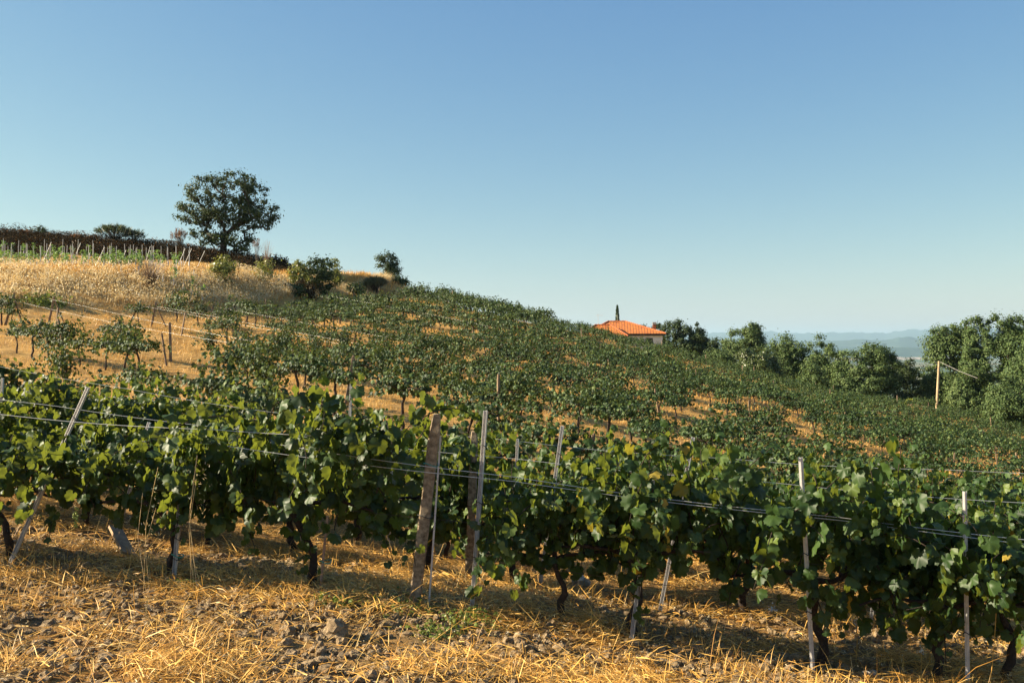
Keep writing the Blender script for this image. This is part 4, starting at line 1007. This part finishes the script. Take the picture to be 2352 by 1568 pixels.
# cypress
Y = 172; g = GP(1418, Y); k = Y/FD; rg = np.random.default_rng(71); n = 5200; t = rg.random(n)
top = (790-702)*k-g.z; rr_ = 9.2*k*np.clip(np.where(t > .45, ((1-t)/.55)**.6, .8+.2*t/.45), 0, 1)*rg.uniform(.75, 1.05, n); a = rg.random(n)*6.3
c = np.stack([np.cos(a)*rr_, np.sin(a)*rr_, .4+t*(top-.4)], -1)
V, F = place(*L_K, c, np.stack([np.cos(a), np.sin(a), .2+0*a], -1)+rg.normal(0, .3, (n, 3)), rg.normal(0, .2, (n, 3))+np.array([0, 0, 1]), rg.uniform(.25, .5, n))
r = empty('cypress_tree', g); tag(r, 'slim dark cypress rising behind the orange roof', 'cypress')
link('trunk', mesh_np('trunk', tubes_groups([tube([(0, 0, -.3), (0, 0, top*.5), (0, 0, top*.9)], [.2, .14, .04], 8)]), M['tree_bark'], True), r); link('crown', mesh_np('crown', [(V, F)], M['cypress_leaf']), r)
# yellow hedge
Y = 119; g = GP(2098, Y); k = Y/FD; rg = np.random.default_rng(72); n = 5000
c = np.stack([rg.uniform(-1, 1, n)*30*k, rg.uniform(-1, 1, n)*.8, rg.random(n)*1.0], -1); c[:, 2] *= (1-(c[:, 0]/(32*k))**4); c[:, 2] += H(g.x+c[:, 0], g.y+c[:, 1], True)-g.z
c[:, 2] += .1*fbm(c[:, 0]*2, c[:, 1], 2)
V, F = place(*L_K, c, rg.normal(0, .7, (n, 3))+np.array([0, -.3, .6]), rg.normal(0, 1, (n, 3)), rg.uniform(.12, .24, n))
tag(link('clipped_hedge', mesh_np('clipped_hedge', [(V, F)], M['hedge_leaf']), None, g), 'bright yellow green clipped hedge left of the utility pole', 'hedge')
# kerb of the lane
xs = np.linspace((2085-1176)/FD*117, (2215-1176)/FD*117, 20); ys = np.linspace(117, 115, 20); zs = H(xs, ys)+.15
tag(link('lane_kerb', mesh_np('lane_kerb', tubes_groups([tube(np.stack([xs, ys, zs], -1), .22, 4)]), M['clod'])), 'low brown kerb wall of the lane at the foot of the utility pole', 'wall')
# utility pole with its stay
Y = 117.5; x, = [(2151-1176)/FD*Y]; b = Vector((x, Y, gz(x, Y))); t = P(2157, 829, Y); e, L = orient(b, t)
r = empty('utility_pole', b, e); tag(r, 'pale wooden utility pole leaning slightly before the trees on the right', 'utility pole')
link('pole_shaft', mesh_np('pole_shaft', tubes_groups([tube([(0, 0, -.3), (0, 0, L*.5), (0, 0, L)], [.17, .15, .12], 10)]), M['pole'], True), r)
link('bracket', mesh_np('bracket', tubes_groups([tube([(0, -.12, L-.25), (.35, -.12, L-.18), (.5, -.12, L-.02)], .025, 6)]), M['galv'], True), r)
a = P(2160, 831, Y-.2); c = P(2245, 868, Y-3)
pts_ = [tuple(a.lerp(c, q/10)-Vector((0, 0, .1*math.sin(math.pi*q/10)))) for q in range(11)]
tag(link('overhead_cable', mesh_np('overhead_cable', tubes_groups([tube(pts_, .018, 5)]), M['tube'], True)), 'pale overhead cable running from the pole top into the trees', 'cable')

# ------------------------------------------------------------------ house
YH = 150.; kk = YH/FD
def hx(u): return (u-1176)*kk
def hz(v): return (790-v)*kk
gh = Vector((hx(1430), YH, gz(hx(1430), YH))); house = empty('house', gh, (0, 0, math.radians(-5))); tag(house, 'cream farmhouse with an orange tiled hip roof behind the vineyard crest', 'house')
def hb(v): return (np.asarray(v, float)-np.array(gh))
def addp(name, g, mat, parent=house, **kw): return link(name, mesh_np(name, g, mat, **kw), parent)
xl, xr = hx(1352), hx(1521); yf, yb = YH, YH+9.; ze = hz(768.5); z0 = gh.z-1.5
# walls as four slabs with a window opening in the front one
wu0, wu1, wv0, wv1 = hx(1482.5), hx(1499), hz(788.5), hz(776)
wz0 = wv0-.1
fr = [box((xl+wu0)/2, yf, (ze+z0)/2, wu0-xl, .3, ze-z0), box((wu1+xr)/2, yf, (ze+z0)/2, xr-wu1, .3, ze-z0), box((wu0+wu1)/2, yf, (ze+wv1)/2, wu1-wu0, .3, ze-wv1), box((wu0+wu1)/2, yf, (wz0+z0)/2, wu1-wu0, .3, wz0-z0),
      box(xl+.15, (yf+yb)/2, (ze+z0)/2, .296, yb-yf-.304, ze-z0-.004), box(xr-.15, (yf+yb)/2, (ze+z0)/2, .296, yb-yf-.304, ze-z0-.004), box((xl+xr)/2, yb, (ze+z0)/2, xr-xl, .3, ze-z0)]
addp('wall', [(hb(v), f) for v, f in fr], M['wall'])
w = addp('window', [(hb(v), f) for v, f in [box((wu0+wu1)/2, yf-.1, wz0+.02, wu1-wu0+.16, .22, .06)]], M['cap'])
addp('pane', [(hb(v), f) for v, f in [box((wu0+wu1)/2, yf+.1, (wz0+wv1)/2, wu1-wu0, .04, wv1-wz0)]], M['glass'], w)
addp('window_frame', [(hb(v), f) for v, f in [box((wu0+wu1)/2, yf+.06, (wz0+wv1)/2, .06, .05, wv1-wz0), box((wu0+wu1)/2, yf+.062, wv1-.03, wu1-wu0, .05, .06)]], M['fascia'], w)
def hip(x0, x1, y0, y1, zE, rx0, rx1, ry, zR, name='roof'):
    A, B, Cc, D = (x0, y0, zE), (x1, y0, zE), (x1, y1, zE), (x0, y1, zE); R0, R1_ = (rx0, ry, zR), (rx1, ry, zR)
    me = bpy.data.meshes.new(name); vs = [tuple(hb(q)) for q in (A, B, Cc, D, R0, R1_)]
    me.from_pydata(vs, [], [(0, 1, 5, 4), (1, 2, 5), (2, 3, 4, 5), (3, 0, 4), (3, 2, 1, 0)])
    uv = me.uv_layers.new(name='UVMap')
    for p in me.polygons:
        nn = p.normal; sx = Vector((0, 0, 1)).cross(nn)
        sx = sx.normalized() if sx.length > .01 else Vector((1, 0, 0)); sy = nn.cross(sx)
        for li in p.loop_indices:
            c = me.vertices[me.loops[li].vertex_index].co; uv.data[li].uv = (c.dot(sx), c.dot(sy))
    me.materials.append(M['roof']); o = link(name, me, house)
    edges = [(A, R0), (B, R1_), (Cc, R1_), (D, R0), (R0, R1_)]
    T = []
    for p, q in edges:
        p, q = hb(p), hb(q); nseg = max(3, int(np.linalg.norm(q-p)/.4)); ts = np.linspace(0, 1, nseg*2+1)[:, None]; rad = np.where(np.arange(nseg*2+1) % 2 == 0, .13, .1)
        T.append(tube(p+(q-p)*ts+np.array([0, 0, .04]), rad, 6))
    link('ridge_tiles', mesh_np('ridge_tiles', tubes_groups(T), M['brick']), o)
    return o
ov = .55
rf = hip(hx(1345), hx(1528), yf-ov-.1, yb+ov, hz(766), hx(1398), hx(1438), yf+4.6, hz(738)+4.6*.0+.1)
hip(hx(1332), hx(1441), yf-2.6, yf+4.2, hz(767.5)-.25, hx(1368), hx(1402), yf+.6, hz(746))
addp('wall', [(hb(v), f) for v, f in [box((hx(1345)+hx(1434))/2, yf-1.1, (hz(771)+z0)/2, hx(1434)-hx(1345), 1.8, hz(771)-z0)]], M['wall'])
addp('fascia', [(hb(v), f) for v, f in [box((hx(1441)+hx(1527))/2, yf-ov+.05, hz(768)-.02, hx(1527)-hx(1441), .12, .3), box(hx(1527)-.1, (yf+yb)/2, hz(768)-.02, .12, yb-yf+2*ov-.3, .3), box((xl+xr)/2, (yf+yb)/2, hz(768)-.03, hx(1526)-xl, yb-yf+.6, .04)]], M['fascia'])
ch = addp('chimney', [(hb(v), f) for v, f in [box(hx(1504), yf+2.0, hz(753), .46, .5, 1.7)]], M['brick'])
addp('chimney_cap', [(hb(v), f) for v, f in [box(hx(1504), yf+2.0, hz(742), .58, .66, .35)]], M['cap'], ch)
# aerial
ax_ = hx(1374); am = [tube([hb((ax_, yf+4, hz(748))), hb((ax_, yf+4, hz(733))), hb((ax_, yf+4, hz(719)))], .025, 5), tube([hb((ax_-.3, yf+4, hz(722))), hb((ax_+.2, yf+4, hz(722))), hb((ax_+.8, yf+4, hz(722.5)))], .018, 4)]
for q in range(5): am.append(tube([hb((ax_-.2+q*.22, yf+3.8, hz(722))), hb((ax_-.2+q*.22, yf+4, hz(722))), hb((ax_-.2+q*.22, yf+4.2, hz(722)))], .012, 4))
link('aerial', mesh_np('aerial', tubes_groups(am), M['galv']), house)

# ------------------------------------------------------------------ young vineyard on the terrace
TUBE = mesh_np('grow_tube', tubes_groups([tube([(0, 0, -.1), (0, 0, .3), (0, 0, .6)], .06, 8)]), M['tube'], True)
YF = []
for s in range(6):
    rg = np.random.default_rng(200+s); n = 55; hgt = rg.uniform(.35, 1.0); t = rg.random(n); c = np.stack([rg.normal(0, .12, n)+.12*np.sin(t*4+s), rg.normal(0, .12, n), .5+t*hgt], -1)
    YF.append(mesh_np('young_foliage', [(*place(*L_Q, c, rg.normal(0, .8, (n, 3))+np.array([-.3, -.5, .4]), rg.normal(0, .6, (n, 3))+np.array([0, 0, -.5]), rg.uniform(.1, .2, n)), 0)], M['young_leaf']))
SM = mesh_np('stake_rod', tubes_groups([tube([(0, 0, -.2), (0, 0, 1), (0, 0, 2.0)], .022, 6)]), M['stake'], True)
rr = random.Random(9); nv = 0
for ri, Y in enumerate([77.5, 82, 86.5, 91, 95.5, 99.5]):
    u = -6+rr.uniform(0, 14)
    while u < 470-ri*4:
        if rr.random() < .86:
            uu = u+rr.uniform(-3, 3); g = GP(uu, Y+(470-u)*.004)
            third = 'left' if uu < 160 else 'middle' if uu < 320 else 'right'
            rowl = ['first', 'second', 'third', 'fourth', 'fifth', 'back'][ri]
            r = empty('young_vine', g, (rr.uniform(-.04, .04), rr.uniform(-.04, .06), rr.uniform(0, 6)), rr.uniform(.85, 1.15)); tag(r, 'young vine in a pale tube, %s row of the upper terrace, %s third' % (rowl, third), 'young vine', 'young vines, %s row, %s third' % (rowl, third))
            link('grow_tube', TUBE, r)
            if rr.random() < .8-.4*(uu > 330): link('foliage', YF[nv % 6], r)
            nv += 1
        u += rr.uniform(17, 26)
    u = 5+rr.uniform(0, 20)
    while u < 440:
        g = GP(u, Y+.6); third = 'left' if u < 160 else 'middle' if u < 320 else 'right'
        r = empty('terrace_stake', g, (rr.uniform(-.03, .03), rr.uniform(-.03, .05), 0), 1.0); link('stake_rod', SM, r)
        tag(r, 'thin pale stake in the %s row of the upper terrace, %s third' % (rowl, third), 'stake', 'terrace stakes, %s row, %s third' % (rowl, third))
        u += rr.uniform(34, 60)
for i_, (ub, ut, vt, Y) in enumerate([(92, 118, 560, 80), (100+60, 185, 562, 80), (215, 240, 572, 82), (270, 290, 578, 83), (405, 425, 575, 84), (418, 440, 575, 85), (450, 470, 580, 86), (330, 345, 570, 84)]):
    g = GP(ub, Y); t = P(ut, vt-4, Y); e, L = orient(g, t); r = empty('slanting_stake', g, e, (1, 1, min(1.3, L/2.0)))
    link('stake_rod', SM, r); tag(r, 'slanting anchor stake at the near end of a young row, %s from the left' % ['first', 'second', 'third', 'fourth', 'sixth', 'seventh', 'last', 'fifth'][i_], 'stake', 'slanting anchor stakes on the terrace')
print('young', nv)

# ------------------------------------------------------------------ haze
V, F = box(0, 14000, 60, 110000, 48000, 1200)
V[:, 2] = np.where(V[:, 2] > 60, 420, -175)
hm = bpy.data.materials.new('haze'); hm.use_nodes = True; n = hm.node_tree; n.nodes.remove(n.nodes['Principled BSDF'])
pv = n.nodes.new('ShaderNodeVolumePrincipled'); pv.inputs['Density'].default_value = 4.5e-5; pv.inputs['Color'].default_value = (.55, .8, 1, 1); pv.inputs['Anisotropy'].default_value = .2
n.links.new(pv.outputs[0], n.nodes['Material Output'].inputs['Volume'])
o = link('haze', mesh_np('haze', [(V, F)], hm)); tag(o, 'pale blue air between the camera and the far mountains', 'haze', kind='stuff')
